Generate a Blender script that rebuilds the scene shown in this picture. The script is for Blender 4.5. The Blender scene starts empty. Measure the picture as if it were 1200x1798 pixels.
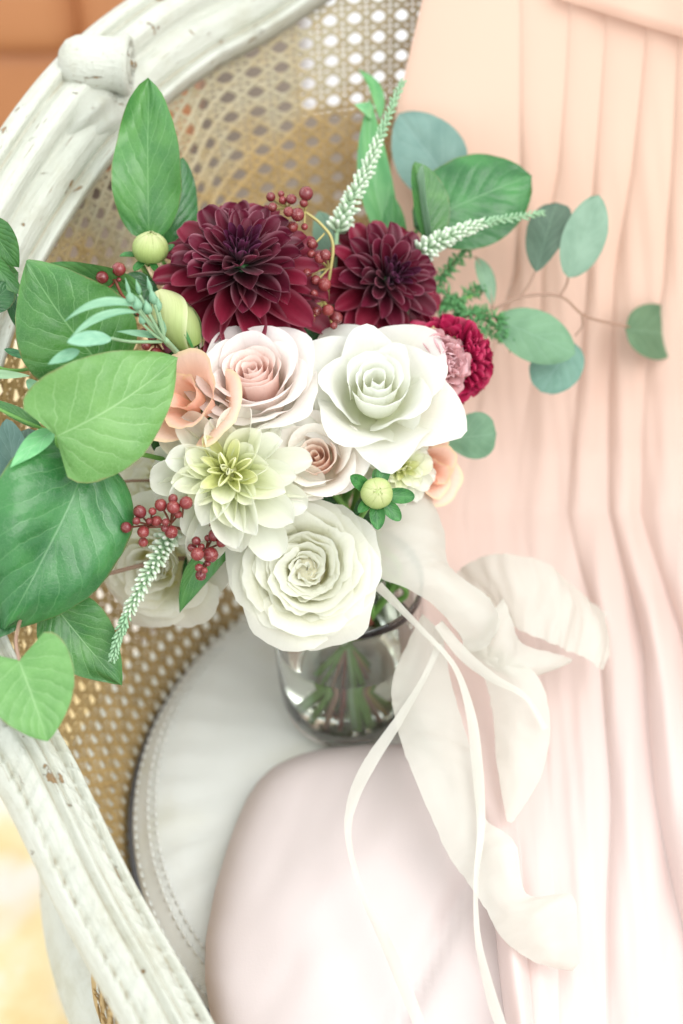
import bpy, math, random
from mathutils import Vector, Matrix, noise
random.seed(7)
PI = math.pi; R = math.radians
sc = bpy.context.scene; COL = sc.collection

# ------------------------------------------------------------------ camera
PITCH = R(44); FPX = 2497.0
CAM = Vector((0, -0.6115, 1.24))
FWD = Vector((0, math.cos(PITCH), -math.sin(PITCH)))
UP = Vector((0, math.sin(PITCH), math.cos(PITCH))); RT = Vector((1, 0, 0))
cd = bpy.data.cameras.new('camera'); cam = bpy.data.objects.new('camera', cd); COL.objects.link(cam)
cam.location = CAM; cam.rotation_euler = (PI/2 - PITCH, 0, 0)
cd.sensor_fit = 'VERTICAL'; cd.sensor_height = 36; cd.sensor_width = 24; cd.lens = 50; cd.clip_start = 0.02; cd.clip_end = 60
cd.dof.use_dof = True; cd.dof.focus_distance = 0.825; cd.dof.aperture_fstop = 3.1; cd.dof.aperture_blades = 0
sc.camera = cam

# ------------------------------------------------------------------ light
w = bpy.data.worlds.new('World'); sc.world = w; w.use_nodes = True
bg = w.node_tree.nodes['Background']; bg.inputs[0].default_value = (0.935, 0.98, 1.0, 1); bg.inputs[1].default_value = 0.94
def area(name, loc, target, size, power, col):
    l = bpy.data.lights.new(name, 'AREA'); l.shape = 'RECTANGLE'; l.size, l.size_y = size; l.energy = power; l.color = col
    o = bpy.data.objects.new(name, l); COL.objects.link(o); o.location = loc
    o.rotation_euler = (Vector(target) - Vector(loc)).to_track_quat('-Z', 'Y').to_euler(); return o
area('window_light', (0.62, -0.62, 1.80), (0.02, -0.02, 0.60), (1.1, 1.1), 11.5, (1, 0.985, 0.97))
area('window_light_far', (-1.5, 0.9, 2.3), (-0.05, 0.05, 0.6), (1.4, 1.4), 6, (0.95, 0.98, 1.0))
sc.view_settings.view_transform = 'Standard'; sc.view_settings.look = 'None'
sc.view_settings.exposure = 0.77; sc.view_settings.gamma = 1
sc.render.engine = 'CYCLES'
sc.cycles.max_bounces = 12; sc.cycles.transparent_max_bounces = 12; sc.cycles.transmission_bounces = 10
sc.cycles.use_denoising = True; sc.cycles.caustics_refractive = True; sc.cycles.blur_glossy = 0.5
sc.cycles.sample_clamp_indirect = 6

# ------------------------------------------------------------------ helpers
def W(px, py, d):
    return CAM + d*(FWD + RT*((px-600)/FPX) - UP*((py-899)/FPX))
def Wz(px, py, z):
    k = FWD + RT*((px-600)/FPX) - UP*((py-899)/FPX)
    return CAM + k*((z - CAM.z)/k.z)
def Dz(py, z): return (z - CAM.z)/(FWD.z - UP.z*(py-899)/FPX)
def M(px, d): return px*d/FPX
def CV(x, y, z): return (RT*x + UP*y - FWD*z).normalized()
def lerp(a, b, t): return a + (b-a)*t
def clamp(x, a=0., b=1.): return max(a, min(b, x))
def sm(x, a, b):
    t = clamp((x-a)/(b-a)); return t*t*(3-2*t)
def interp(x, pts):
    if x <= pts[0][0]: return pts[0][1]
    for (x0, y0), (x1, y1) in zip(pts, pts[1:]):
        if x <= x1: return lerp(y0, y1, (x-x0)/(x1-x0))
    return pts[-1][1]
def catmull(P, n):
    out = []
    m = len(P)
    for i in range(m-1):
        p0 = P[max(i-1, 0)]; p1 = P[i]; p2 = P[i+1]; p3 = P[min(i+2, m-1)]
        for k in range(n):
            t = k/n
            out.append(0.5*((2*p1) + (p2-p0)*t + (2*p0-5*p1+4*p2-p3)*t*t + (3*p1-p0-3*p2+p3)*t**3))
    out.append(P[-1].copy()); return out
def basis(zaxis, roll=0.0, hint=None):
    z = zaxis.normalized(); h = hint or UP
    x = h.cross(z)
    if x.length < 1e-4: x = RT.copy()
    x.normalize(); y = z.cross(x)
    m = Matrix((x, y, z)).transposed().to_4x4()
    return m @ Matrix.Rotation(roll, 4, 'Z')
def mesh(name, v, f, mat=None, uv=None, smooth=True):
    me = bpy.data.meshes.new(name); me.from_pydata(v, [], f)
    if uv is not None:
        l = me.uv_layers.new(name='UVMap')
        idx = [0]*len(me.loops); me.loops.foreach_get('vertex_index', idx)
        flat = []
        for i in idx: flat += uv[i]
        l.data.foreach_set('uv', flat)
    if smooth: me.polygons.foreach_set('use_smooth', [True]*len(me.polygons))
    if mat: me.materials.append(mat)
    return me
def obj(name, me, parent=None, mw=None, col=None):
    o = bpy.data.objects.new(name, me); COL.objects.link(o)
    if mw is not None: o.matrix_basis = mw
    if parent is not None:
        o.parent = parent; o.matrix_parent_inverse = parent.matrix_basis.inverted()
    if col: o.color = (*col, 1)
    return o
def sub(o, root_part):      # reparent o beneath a part whose own basis is the identity-world already
    o.parent = root_part
    return o
def thing(name, label, cat, loc, group=None):
    o = bpy.data.objects.new(name, None); COL.objects.link(o); o.empty_display_size = 0.02
    o.matrix_basis = Matrix.Translation(loc); tag(o, label, cat, group); return o
def tag(o, label, cat, group=None, kind=None):
    if label: o['label'] = label
    if cat: o['category'] = cat
    if group: o['group'] = group
    if kind: o['kind'] = kind
    return o
def grid(nu, nv, fn):
    v = []; uv = []; f = []
    for i in range(nu+1):
        s = i/nu
        for j in range(nv+1):
            t = -1 + 2*j/nv
            v.append(fn(s, t)); uv.append((0.5+0.5*t, s))
    for i in range(nu):
        for j in range(nv):
            a = i*(nv+1)+j; f.append((a, a+1, a+nv+2, a+nv+1))
    return v, f, uv
def tube(pts, rad, n=7, cap=True):
    v = []; f = []; uv = []
    m = len(pts); ref = Vector((0.3, 0.9, 0.2))
    for i, p in enumerate(pts):
        t = (pts[min(i+1, m-1)] - pts[max(i-1, 0)]).normalized()
        x = ref - t*ref.dot(t)
        if x.length < 1e-4: x = Vector((1, 0, 0))
        x.normalize(); ref = x; y = t.cross(x)
        r = rad(i/(m-1)) if callable(rad) else rad
        for k in range(n):
            a = 2*PI*k/n; v.append(p + (x*math.cos(a)+y*math.sin(a))*r); uv.append((k/n, i/(m-1)))
    for i in range(m-1):
        for k in range(n):
            f.append((i*n+k, i*n+(k+1) % n, (i+1)*n+(k+1) % n, (i+1)*n+k))
    if cap:
        f.append(tuple(range(n))[::-1]); f.append(tuple((m-1)*n+k for k in range(n)))
    return v, f, uv
def lathe(prof, n=32, closed=False):
    v = []; f = []; uv = []
    m = len(prof)
    for i, (r, z) in enumerate(prof):
        for k in range(n):
            a = 2*PI*k/n; v.append(Vector((r*math.cos(a), r*math.sin(a), z))); uv.append((k/n, i/(m-1)))
    for i in range(m if closed else m-1):
        i2 = (i+1) % m
        for k in range(n):
            f.append((i*n+k, i*n+(k+1) % n, i2*n+(k+1) % n, i2*n+k))
    return v, f, uv
class Acc:
    def __init__(s): s.v = []; s.f = []; s.uv = []
    def add(s, d, mat=None):
        v, f, uv = d; b = len(s.v)
        s.v += [mat @ p for p in v] if mat else v
        s.f += [tuple(i+b for i in q) for q in f]; s.uv += uv
    def mesh(s, name, m): return mesh(name, s.v, s.f, m, s.uv)

# ------------------------------------------------------------------ materials
class NT:
    def __init__(s, name):
        s.m = bpy.data.materials.new(name); s.m.use_nodes = True; s.t = s.m.node_tree; s.n = s.t.nodes; s.n.clear()
        s.out = s.n.new('ShaderNodeOutputMaterial')
    def node(s, ty, **k):
        n = s.n.new(ty)
        for a, b in k.items(): setattr(n, a, b)
        return n
    def link(s, a, b): s.t.links.new(a, b)
    def set(s, inp, val):
        if hasattr(val, 'is_output') or isinstance(val, bpy.types.NodeSocket): s.link(val, inp)
        else: inp.default_value = val
    def math(s, op, a, b=None, c=None):
        n = s.node('ShaderNodeMath', operation=op); s.set(n.inputs[0], a)
        if b is not None: s.set(n.inputs[1], b)
        if c is not None: s.set(n.inputs[2], c)
        return n.outputs[0]
    def ramp(s, fac, stops, interp='LINEAR'):
        n = s.node('ShaderNodeValToRGB'); cr = n.color_ramp; cr.interpolation = interp
        while len(cr.elements) < len(stops): cr.elements.new(0.5)
        for e, (p, c) in zip(cr.elements, stops): e.position = p; e.color = c if len(c) == 4 else (*c, 1)
        s.set(n.inputs[0], fac); return n.outputs[0]
    def mix(s, fac, a, b, mode='MIX'):
        n = s.node('ShaderNodeMix', data_type='RGBA', blend_type=mode)
        s.set(n.inputs[0], fac); s.set(n.inputs[6], a if not isinstance(a, tuple) or len(a) == 4 else (*a, 1)); s.set(n.inputs[7], b if not isinstance(b, tuple) or len(b) == 4 else (*b, 1))
        return n.outputs[2]
    def noise(s, vec, scale, detail=3, rough=0.5, col=False):
        n = s.node('ShaderNodeTexNoise'); n.inputs['Scale'].default_value = scale; n.inputs['Detail'].default_value = detail; n.inputs['Roughness'].default_value = rough
        if vec is not None: s.link(vec, n.inputs['Vector'])
        return n.outputs['Color' if col else 'Fac']
    def maprange(s, v, a, b, c=0., d=1.):
        n = s.node('ShaderNodeMapRange', interpolation_type='SMOOTHSTEP'); s.set(n.inputs[0], v)
        for i, x in enumerate((a, b, c, d)): n.inputs[i+1].default_value = x
        return n.outputs[0]
    def coord(s, which='Object'): return s.node('ShaderNodeTexCoord').outputs[which]
    def uv(s):
        n = s.node('ShaderNodeSeparateXYZ'); s.link(s.coord('UV'), n.inputs[0]); return n.outputs[0], n.outputs[1]
    def vscale(s, vec, sx, sy, sz):
        n = s.node('ShaderNodeMapping'); s.link(vec, n.inputs[0]); n.inputs['Scale'].default_value = (sx, sy, sz); return n.outputs[0]
    def bump(s, h, strength, dist=0.001):
        n = s.node('ShaderNodeBump'); n.inputs['Strength'].default_value = strength; n.inputs['Distance'].default_value = dist
        s.link(h, n.inputs['Height']); return n.outputs[0]
    def principled(s, col, rough=0.5, normal=None, spec=0.5, sheen=0, trans=None, transcol=None, **k):
        p = s.node('ShaderNodeBsdfPrincipled'); s.set(p.inputs['Base Color'], col if not isinstance(col, tuple) or len(col) == 4 else (*col, 1))
        s.set(p.inputs['Roughness'], rough); p.inputs['Specular IOR Level'].default_value = spec
        if sheen: p.inputs['Sheen Weight'].default_value = sheen
        for a, b in k.items(): p.inputs[a.replace('_', ' ')].default_value = b
        if normal is not None: s.link(normal, p.inputs['Normal'])
        res = p.outputs[0]
        if trans:
            tr = s.node('ShaderNodeBsdfTranslucent'); c = transcol if transcol is not None else col
            s.set(tr.inputs[0], c if not isinstance(c, tuple) or len(c) == 4 else (*c, 1))
            mx = s.node('ShaderNodeMixShader'); mx.inputs[0].default_value = trans
            s.link(res, mx.inputs[1]); s.link(tr.outputs[0], mx.inputs[2]); res = mx.outputs[0]
        s.link(res, s.out.inputs[0]); return s.m

def petal_mat(name, stops, rough=0.45, trans=0.3, vein=0.12, edge=None, sheen=0.0):
    n = NT(name); x, y = n.uv(); col = n.ramp(y, stops)
    oi = n.node('ShaderNodeObjectInfo')
    col = n.mix(1.0, col, oi.outputs['Color'], 'MULTIPLY')
    if edge:
        e = n.maprange(n.math('ABSOLUTE', n.math('SUBTRACT', x, 0.5)), 0.36, 0.5)
        col = n.mix(n.math('MULTIPLY', e, edge[1]), col, edge[0])
    cm = n.node('ShaderNodeCombineXYZ'); n.link(n.math('MULTIPLY', x, 40.), cm.inputs[0]); n.link(n.math('MULTIPLY', y, 3.), cm.inputs[1])
    n.link(oi.outputs['Random'], cm.inputs[2])
    nz = n.noise(cm.outputs[0], 1.0, 2)
    col = n.mix(n.math('MULTIPLY', n.maprange(nz, 0.35, 0.7), vein), col, n.mix(1.0, col, (0.7, 0.7, 0.62, 1), 'MULTIPLY'))
    return n.principled(col, rough, n.bump(nz, 0.25, 0.0006), 0.35, sheen, trans)
def leaf_mat(name, dark, light, vein, gloss=0.35, nlat=7., net=1.0, back=None):
    n = NT(name); x, y = n.uv(); geo = n.node('ShaderNodeNewGeometry')
    oi = n.node('ShaderNodeObjectInfo')
    ax = n.math('ABSOLUTE', n.math('SUBTRACT', x, 0.5))
    cm = n.node('ShaderNodeCombineXYZ'); n.link(x, cm.inputs[0]); n.link(n.math('MULTIPLY', y, 1.7), cm.inputs[1]); n.link(n.math('MULTIPLY', oi.outputs['Random'], 7.), cm.inputs[2])
    wob = n.noise(cm.outputs[0], 5.0, 3)
    mid = n.maprange(ax, 0.0, 0.014, 1., 0.)
    side = n.math('SIGN', n.math('SUBTRACT', x, 0.5))
    ph = n.math('ADD', n.math('SUBTRACT', y, n.math('MULTIPLY', n.math('POWER', ax, 0.85), 0.75)), n.math('MULTIPLY', wob, 0.10))
    ph = n.math('ADD', ph, n.math('MULTIPLY', side, 0.035))
    fr = n.math('ABSOLUTE', n.math('SUBTRACT', n.math('FRACT', n.math('MULTIPLY', ph, nlat)), 0.5))
    lat = n.math('MULTIPLY', n.maprange(fr, 0.0, 0.055, 1., 0.), n.maprange(ax, 0.30, 0.5, 1., 0.15))
    vo = n.node('ShaderNodeTexVoronoi', feature='DISTANCE_TO_EDGE'); vo.inputs['Scale'].default_value = 19.
    dn = n.node('ShaderNodeVectorMath', operation='ADD'); n.link(cm.outputs[0], dn.inputs[0])
    sc_ = n.node('ShaderNodeVectorMath', operation='SCALE'); n.link(n.noise(cm.outputs[0], 9., 2, col=True), sc_.inputs[0]); sc_.inputs['Scale'].default_value = 0.09
    n.link(sc_.outputs[0], dn.inputs[1]); n.link(dn.outputs[0], vo.inputs['Vector'])
    nt = n.maprange(vo.outputs['Distance'], 0.0, 0.035, 1., 0.)
    vo2 = n.node('ShaderNodeTexVoronoi', feature='DISTANCE_TO_EDGE'); vo2.inputs['Scale'].default_value = 46.; n.link(dn.outputs[0], vo2.inputs['Vector'])
    nt = n.math('MAXIMUM', nt, n.math('MULTIPLY', n.maprange(vo2.outputs['Distance'], 0.0, 0.07, 1., 0.), 0.45))
    v = n.math('MAXIMUM', n.math('MAXIMUM', mid, n.math('MULTIPLY', lat, 0.8)), n.math('MULTIPLY', nt, 0.52*net))
    base = n.mix(n.maprange(n.noise(cm.outputs[0], 2.4, 3), 0.22, 0.78), dark, light)
    base = n.mix(1.0, base, oi.outputs['Color'], 'MULTIPLY')
    base = n.mix(n.math('MULTIPLY', n.maprange(n.math('ADD', ax, n.math('MULTIPLY', wob, 0.05)), 0.505, 0.53), 0.7*net), base, (0.20, 0.15, 0.06, 1))
    if back: base = n.mix(geo.outputs['Backfacing'], base, back)
    blem = n.maprange(n.noise(cm.outputs[0], 11., 4, 0.7), 0.71, 0.76)
    base = n.mix(n.math('MULTIPLY', blem, 0.45), base, (0.10, 0.09, 0.03, 1))
    col = n.mix(n.math('MULTIPLY', v, 0.55), base, vein)
    h = n.math('ADD', n.math('SUBTRACT', n.math('MULTIPLY', n.noise(cm.outputs[0], 22., 3), 0.5), v), n.math('MULTIPLY', n.math('MULTIPLY', n.maprange(fr, 0.0, 0.4), n.maprange(ax, 0.0, 0.15)), 3.0*net))
    return n.principled(col, gloss, n.bump(h, 0.22, 0.0009), 0.5, 0, 0.16, n.mix(0.5, col, light))

m_salal = leaf_mat('leaf_green', (0.034, 0.140, 0.034), (0.080, 0.230, 0.052), (0.25, 0.46, 0.19), 0.26)
m_salal_l = leaf_mat('leaf_pale_green', (0.098, 0.240, 0.058), (0.15, 0.315, 0.09), (0.36, 0.56, 0.26), 0.42)
m_salal_d = leaf_mat('leaf_deep_green', (0.012, 0.076, 0.022), (0.042, 0.165, 0.046), (0.14, 0.32, 0.13), 0.22)
m_euc = leaf_mat('eucalyptus_leaf', (0.125, 0.225, 0.150), (0.18, 0.295, 0.205), (0.26, 0.42, 0.30), 0.6, 5., 0.15, (0.25, 0.37, 0.31, 1))
m_euc_b = leaf_mat('eucalyptus_blue', (0.17, 0.30, 0.26), (0.25, 0.39, 0.34), (0.34, 0.5, 0.46), 0.6, 5., 0.15)
m_blade = leaf_mat('blade_leaf', (0.07, 0.27, 0.09), (0.15, 0.40, 0.14), (0.34, 0.58, 0.30), 0.4, 3., 0.2)
m_soft = leaf_mat('soft_bud_leaf', (0.17, 0.36, 0.22), (0.25, 0.46, 0.29), (0.40, 0.60, 0.40), 0.5, 3., 0.0)

def simple(name, col, rough=0.5, trans=None, spec=0.5, var=0.15, scale=60.):
    n = NT(name); nz = n.noise(n.coord(), scale, 3)
    oi = n.node('ShaderNodeObjectInfo')
    c = n.mix(nz, tuple(x*(1-var) for x in col), tuple(min(1, x*(1+var)) for x in col))
    return n.principled(c, rough, n.bump(nz, 0.15, 0.0008), spec, 0, trans)
m_stem = simple('green_stem', (0.17, 0.38, 0.08), 0.45, 0.1)
m_stem_y = simple('yellow_stem', (0.36, 0.40, 0.10), 0.45, 0.1)
m_stem_r = simple('red_stem', (0.20, 0.055, 0.03), 0.45)
m_stem_b = simple('brown_twig', (0.34, 0.21, 0.15), 0.5)
m_stem_o = simple('olive_twig', (0.42, 0.36, 0.13), 0.5)
m_stem_p = simple('pale_stem', (0.30, 0.47, 0.27), 0.5, 0.15)
m_calyx = simple('green_sepal', (0.05, 0.22, 0.05), 0.4, 0.15)
m_bud = petal_mat('bud_scale_green', [(0, (0.30, 0.42, 0.12)), (.5, (0.46, 0.56, 0.20)), (1, (0.56, 0.58, 0.30))], .4, .15, .4, ((0.30, 0.34, 0.12, 1), .7))
m_bud_core = simple('bud_green', (0.46, 0.56, 0.20), 0.38, 0.15, 0.5, 0.12, 120.)

# ------------------------------------------------------------------ chair
CX, CY = 0.085, -0.03          # centre of the barrel chair
AXA = 91.0                    # bearing of the middle of its back
def cyl(th, r, z): return Vector((CX + r*math.cos(R(th)), CY + r*math.sin(R(th)), z))
def tocyl(p):
    th = math.degrees(math.atan2(p.y-CY, p.x-CX))
    if th < -60: th += 360
    return th, math.hypot(p.x-CX, p.y-CY), p.z
railpx = [(410, 0, 1.0), (300, 62, .975), (215, 128, .95), (140, 208, .93), (65, 312, .912), (0, 420, .895), (-50, 540, .88), (-90, 700, .86),
          (-105, 900, .835), (-65, 1100, .81), (0, 1235, .79), (78, 1375, .772), (168, 1560, .752), (268, 1740, .735), (345, 1880, .72)]
left = [tocyl(W(*q)) for q in railpx]
crest = (AXA, left[0][1]+0.012, left[0][2]+0.060)
full = [left[i] for i in range(len(left)-1, -1, -1)] + [crest] + [(2*AXA-t, r, z) for t, r, z in left]
railc = catmull([cyl(*q) for q in full], 56)
railcyl = [tocyl(p) for p in railc]
NR = len(railc)
def rail_frame(i):
    T = (railc[min(i+1, NR-1)] - railc[max(i-1, 0)]).normalized()
    th, r, z = railcyl[i]
    inward = -Vector((math.cos(R(th)), math.sin(R(th)), 0))
    k = sm(z, 0.56, 0.80)
    N = (Vector((0, 0, 1))*lerp(0.95, 0.62, k) + inward*lerp(0.15, 0.75, k))
    N = (N - T*N.dot(T)).normalized(); B = T.cross(N)      # B towards the outside or inside
    if B.dot(inward) > 0: B = -B
    return T, N, B, lerp(0.0200, 0.0335, k)
# profile: w -1 = inner edge, +1 = outer edge
def prof_top(wv):
    h = 0.30*(1-wv*wv)**0.5 if abs(wv) < 1 else 0
    h += 0.20*math.exp(-((wv+0.86)/0.11)**2) - 0.16*math.exp(-((wv+0.66)/0.06)**2)
    h += 0.20*math.exp(-((wv-0.34)/0.20)**2) - 0.10*math.exp(-((wv-0.02)/0.10)**2) + 0.10*math.exp(-((wv+0.30)/0.2)**2)
    h += 0.12*math.exp(-((wv-0.86)/0.10)**2) - 0.12*math.exp(-((wv-0.68)/0.06)**2)
    return h
NW = 60
def carve(u, wv, arc):   # acanthus leaf on the front of the arm, u = metres from the arm's end
    h = 0.
    if u < 0.205:
        e = sm(u, 0.205, 0.190)
        h += e*0.10*(1-wv*wv)
        h += e*0.20*math.exp(-((wv+0.05)/0.08)**2) - e*0.14*math.exp(-((abs(wv+0.05)-0.17)/0.05)**2)
        ph = (u*88 + abs(wv+0.05)**.8*2.3 + .7*noise.noise(Vector((u*24, wv*1.5, 4))))*2*PI
        rg = 0.3*math.cos(ph+1.) - (0.5+0.5*math.cos(ph))**4
        h += e*0.10*(sm(abs(wv+.05), 0.18, 0.42))*(1-sm(abs(wv), 0.78, 0.97))*rg
    elif u < 0.30:
        k = sm(u, 0.30, 0.215)
        h += 0.22*k*math.exp(-((wv+0.42)/0.26)**2) - 0.16*k*math.exp(-((wv-0.1)/0.1)**2)
        h -= 0.2*sm(u, 0.225, 0.207)*sm(u, 0.2, 0.207)
    return h
n_ = NT('cream_distressed_paint'); oc = n_.coord()
str_ = n_.noise(n_.vscale(oc, 45, 45, 45), 1.0, 6, 0.7)
grain = n_.noise(n_.vscale(n_.coord('UV'), 46, 26, 1), 1.0, 6, 0.7)
wear = n_.math('MAXIMUM', n_.maprange(n_.noise(n_.vscale(oc, 30, 62, 55), 1.0, 6, 0.62), 0.645, 0.665), n_.maprange(n_.noise(n_.vscale(n_.coord('UV'), 60, 30, 1), 1.0, 5, 0.6), 0.665, 0.68))
grime = n_.maprange(n_.noise(oc, 24., 6, 0.7), 0.46, 0.72)
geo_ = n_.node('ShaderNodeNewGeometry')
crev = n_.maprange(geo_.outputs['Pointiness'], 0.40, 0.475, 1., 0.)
pc = n_.mix(n_.noise(oc, 9., 3), (0.53, 0.545, 0.46), (0.65, 0.65, 0.58))
pc = n_.mix(n_.math('MULTIPLY', grime, 0.5), pc, (0.42, 0.40, 0.28, 1))
pc = n_.mix(n_.math('MULTIPLY', n_.maprange(grain, 0.54, 0.66), 0.45), pc, (0.44, 0.43, 0.33, 1))
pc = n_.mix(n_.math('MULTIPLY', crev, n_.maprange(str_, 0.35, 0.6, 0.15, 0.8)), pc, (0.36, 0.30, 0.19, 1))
pc = n_.mix(wear, pc, n_.mix(str_, (0.22, 0.13, 0.06), (0.40, 0.27, 0.14)))
hh = n_.math('SUBTRACT', n_.math('ADD', n_.math('ADD', n_.math('MULTIPLY', grain, -0.7), n_.math('MULTIPLY', str_, 0.5)), n_.math('MULTIPLY', n_.noise(oc, 160., 3), 0.3)), n_.math('MULTIPLY', wear, 0.9))
m_paint = n_.principled(pc, 0.46, n_.bump(hh, 0.8, 0.003), 0.4)

chair = thing('armchair', 'cream distressed carved wooden tub armchair with woven cane back and sides', 'armchair', (CX, CY, 0))
arcs = [0.]
for a, b in zip(railc, railc[1:]): arcs.append(arcs[-1] + (b-a).length)
def rail_part():
    v = []; f = []; uv = []
    step = 2; ids = list(range(0, NR, 1))
    K = NW + 1 + 7
    for i in ids:
        T, N, B, hw = rail_frame(i); p = railc[i]
        u = min(arcs[i], arcs[-1]-arcs[i])
        row = []
        for j in range(NW+1):
            wv = -1 + 2*j/NW
            wob = noise.noise(p*28 + B*wv*0.8)*0.05 + noise.noise(p*75 + B*wv*2.2)*0.022
            h = prof_top(wv) + carve(u, wv, arcs[i]) + wob
            row.append(p + B*(wv*hw) + N*(h*hw))
        th = 0.95
        for wv, h in ((1.06, -0.2), (1.02, -0.5), (0.85, -0.85), (0.3, -1.0), (-0.3, -1.0), (-0.85, -0.8), (-1.04, -0.35)):
            row.append(p + B*(wv*hw) + N*(h*hw))
        v += row; uv += [(j/K, arcs[i]) for j in range(K)]
    m = len(ids)
    for i in range(m-1):
        for j in range(K):
            f.append((i*K+j, (i+1)*K+j, (i+1)*K+(j+1) % K, i*K+(j+1) % K))
    f.append(tuple(range(K))); f.append(tuple((m-1)*K+j for j in range(K))[::-1])
    return mesh('rail', v, f, m_paint, uv)
RAIL = obj('rail', rail_part(), chair)
# scrolled carving on the top rail, on both sides of the back
def scroll(i):
    T, N, B, hw = rail_frame(i); p = railc[i]
    ax = (-B*.72 + T*(0.5 if i < NR/2 else -0.5) + N*.55).normalized()                                  # roll lies across the rail, its face turned to the inside
    a = Acc(); Rr = 0.0185
    prof = [(0.001, -0.030), (Rr*.45, -0.0285), (Rr*.75, -0.0245), (Rr*.92, -0.018), (Rr*.97, -0.009), (Rr*.93, 0.002), (Rr*0.95, 0.009), (Rr*1.06, 0.0135), (Rr*1.06, 0.0155), (Rr*.96, 0.0175),
            (Rr*.80, 0.0177), (Rr*.74, 0.0150), (Rr*.66, 0.0150), (Rr*.60, 0.0180), (Rr*.42, 0.0185), (Rr*.36, 0.0158), (Rr*.28, 0.0160), (Rr*.22, 0.0200), (0.0006, 0.0215)]
    mt = Matrix.Translation(p + N*(hw*0.50) + B*0.0120) @ Matrix.Identity(4) @ basis(ax, 0, T)
    a.add(lathe(prof, 28), mt)
    # shell bulge beneath the roll
    sgn = 1 if i < NR/2 else -1
    def shell(s, t):
        ang = PI*s
        q = p - T*sgn*(0.006 + 0.052*s) * -1 * -1
        hgt = hw*(0.62*math.sin(PI*min(1, s*0.75+0.25)) * (1-0.75*t*t)) + 0.0026*math.cos(t*9)*math.sin(PI*s)
        return q + B*(-0.10 + t*0.72*(1-0.45*s))*hw + N*(hgt - 0.002)
    a.add(grid(16, 18, shell))
    return a.mesh('scroll', m_paint)
iscr = min(range(NR//2), key=lambda i: (railc[i]-W(185, 150, .942)).length)
obj('scroll', scroll(iscr), RAIL); obj('scroll', scroll(NR-1-iscr), RAIL)

# woven cane: (s = bearing, h = metres up the panel)
def rail_at(th):
    lo = th
    best = None
    for i in range(NR-1):
        a, b = railcyl[i][0], railcyl[i+1][0]
        if (a-th)*(b-th) <= 0 and a != b:
            return i + (th-a)/(b-a)
    return 0 if abs(th-railcyl[0][0]) < abs(th-railcyl[-1][0]) else NR-1.001
def panel_table(layer):
    tab = []
    for k in range(561):
        th = lerp(-39, 239, k/560); fi = rail_at(th); i = int(fi); T, N, B, hw = rail_frame(i)
        p = railc[i].lerp(railc[min(i+1, NR-1)], fi-i)
        if layer == 0: top = p - B*(hw*0.80) - N*(hw*0.55); base = cyl(th, 0.236, 0.385)
        else: top = p + B*(hw*(0.25 + 1.0*sm(th, 221, 238))) - N*(hw*0.75); base = cyl(th, 0.246 + 0.045*sm(th, 221, 238), 0.37)
        tab.append((base, top, (top-base).length))
    return tab
RM = 0.315
def cane_panel(layer, mat, pitch=0.0142):
    tab = panel_table(layer); V = []; F = []; UV = []
    def look(th):
        x = clamp((th+39)/278)*560; i = min(int(x), 559); t = x-i
        a, b = tab[i], tab[i+1]
        return a[0].lerp(b[0], t), a[1].lerp(b[1], t), lerp(a[2], b[2], t)
    def surf(s, h):
        th = math.degrees(s/RM); b, t, H = look(th)
        k = h/H; p = b.lerp(t, k)
        out = Vector((math.cos(R(th)), math.sin(R(th)), -0.35)).normalized()
        bow = 0.020*math.sin(PI*clamp(k))*(1 if layer == 0 else 1.5)
        return p + out*bow, -out
    S0, S1 = R(-38.5)*RM, R(238.5)*RM
    def ribbon(pts, wd, bank):
        nonlocal V, F, UV
        if len(pts) < 2: return
        b0 = len(V); m = len(pts)
        for i, (q, nrm) in enumerate(pts):
            T = (pts[min(i+1, m-1)][0] - pts[max(i-1, 0)][0])
            side = T.cross(nrm).normalized()
            V += [q - side*wd, q + nrm*0.0007, q + side*wd]
            UV += [(0, bank), (.5, bank), (1, bank)]
        for i in range(m-1):
            a = b0 + 3*i; F.append((a, a+1, a+4, a+3)); F.append((a+1, a+2, a+5, a+4))
    def run(fn, t0, t1, dt, wd, lift, ph):
        pts = []; n = int((t1-t0)/dt); bank = random.random()
        for i in range(n+1):
            s, h = fn(t0 + i*dt)
            if not (S0 <= s <= S1) or (layer == 1 and -32 < math.degrees(s/RM) < 222) or h < 0 or h > look(math.degrees(s/RM))[2]+0.004:
                ribbon(pts, wd, bank); pts = []; continue
            q, nr = surf(s, h); pts.append((q + nr*(lift + 0.0007*math.sin(PI*i + ph)), nr))
        ribbon(pts, wd, bank)
    p = pitch; HM = 0.50
    nc = int((S1-S0)/p)
    for k in range(nc+1):
        for o in (-0.0020, 0.0020):
            s = S0 + k*p + o; run(lambda t: (s, t), 0, HM, p/2, 0.00128, 0.0, k*PI)
    for k in range(int(HM/p)+1):
        for o in (-0.0020, 0.0020):
            h = k*p + o + 0.002; run(lambda t: (t, h), S0, S1, p/2, 0.00128, 0.0004, k*PI + PI/2)
    off = 0.5*p
    for k in range(-int(HM/p)-2, nc+2):
        s0 = S0 + k*p + off + 0.002*0
        run(lambda t: (s0 + t, t + 0.002), 0, HM, p/2, 0.00150, 0.0011, k*PI)
    for k in range(0, nc + int(HM/p) + 2):
        s1 = S0 + k*p + off
        run(lambda t: (s1 - t, t + 0.002), 0, HM, p/2, 0.00150, 0.0017, k*PI)
    return mesh('cane', V, F, mat, UV)
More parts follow.
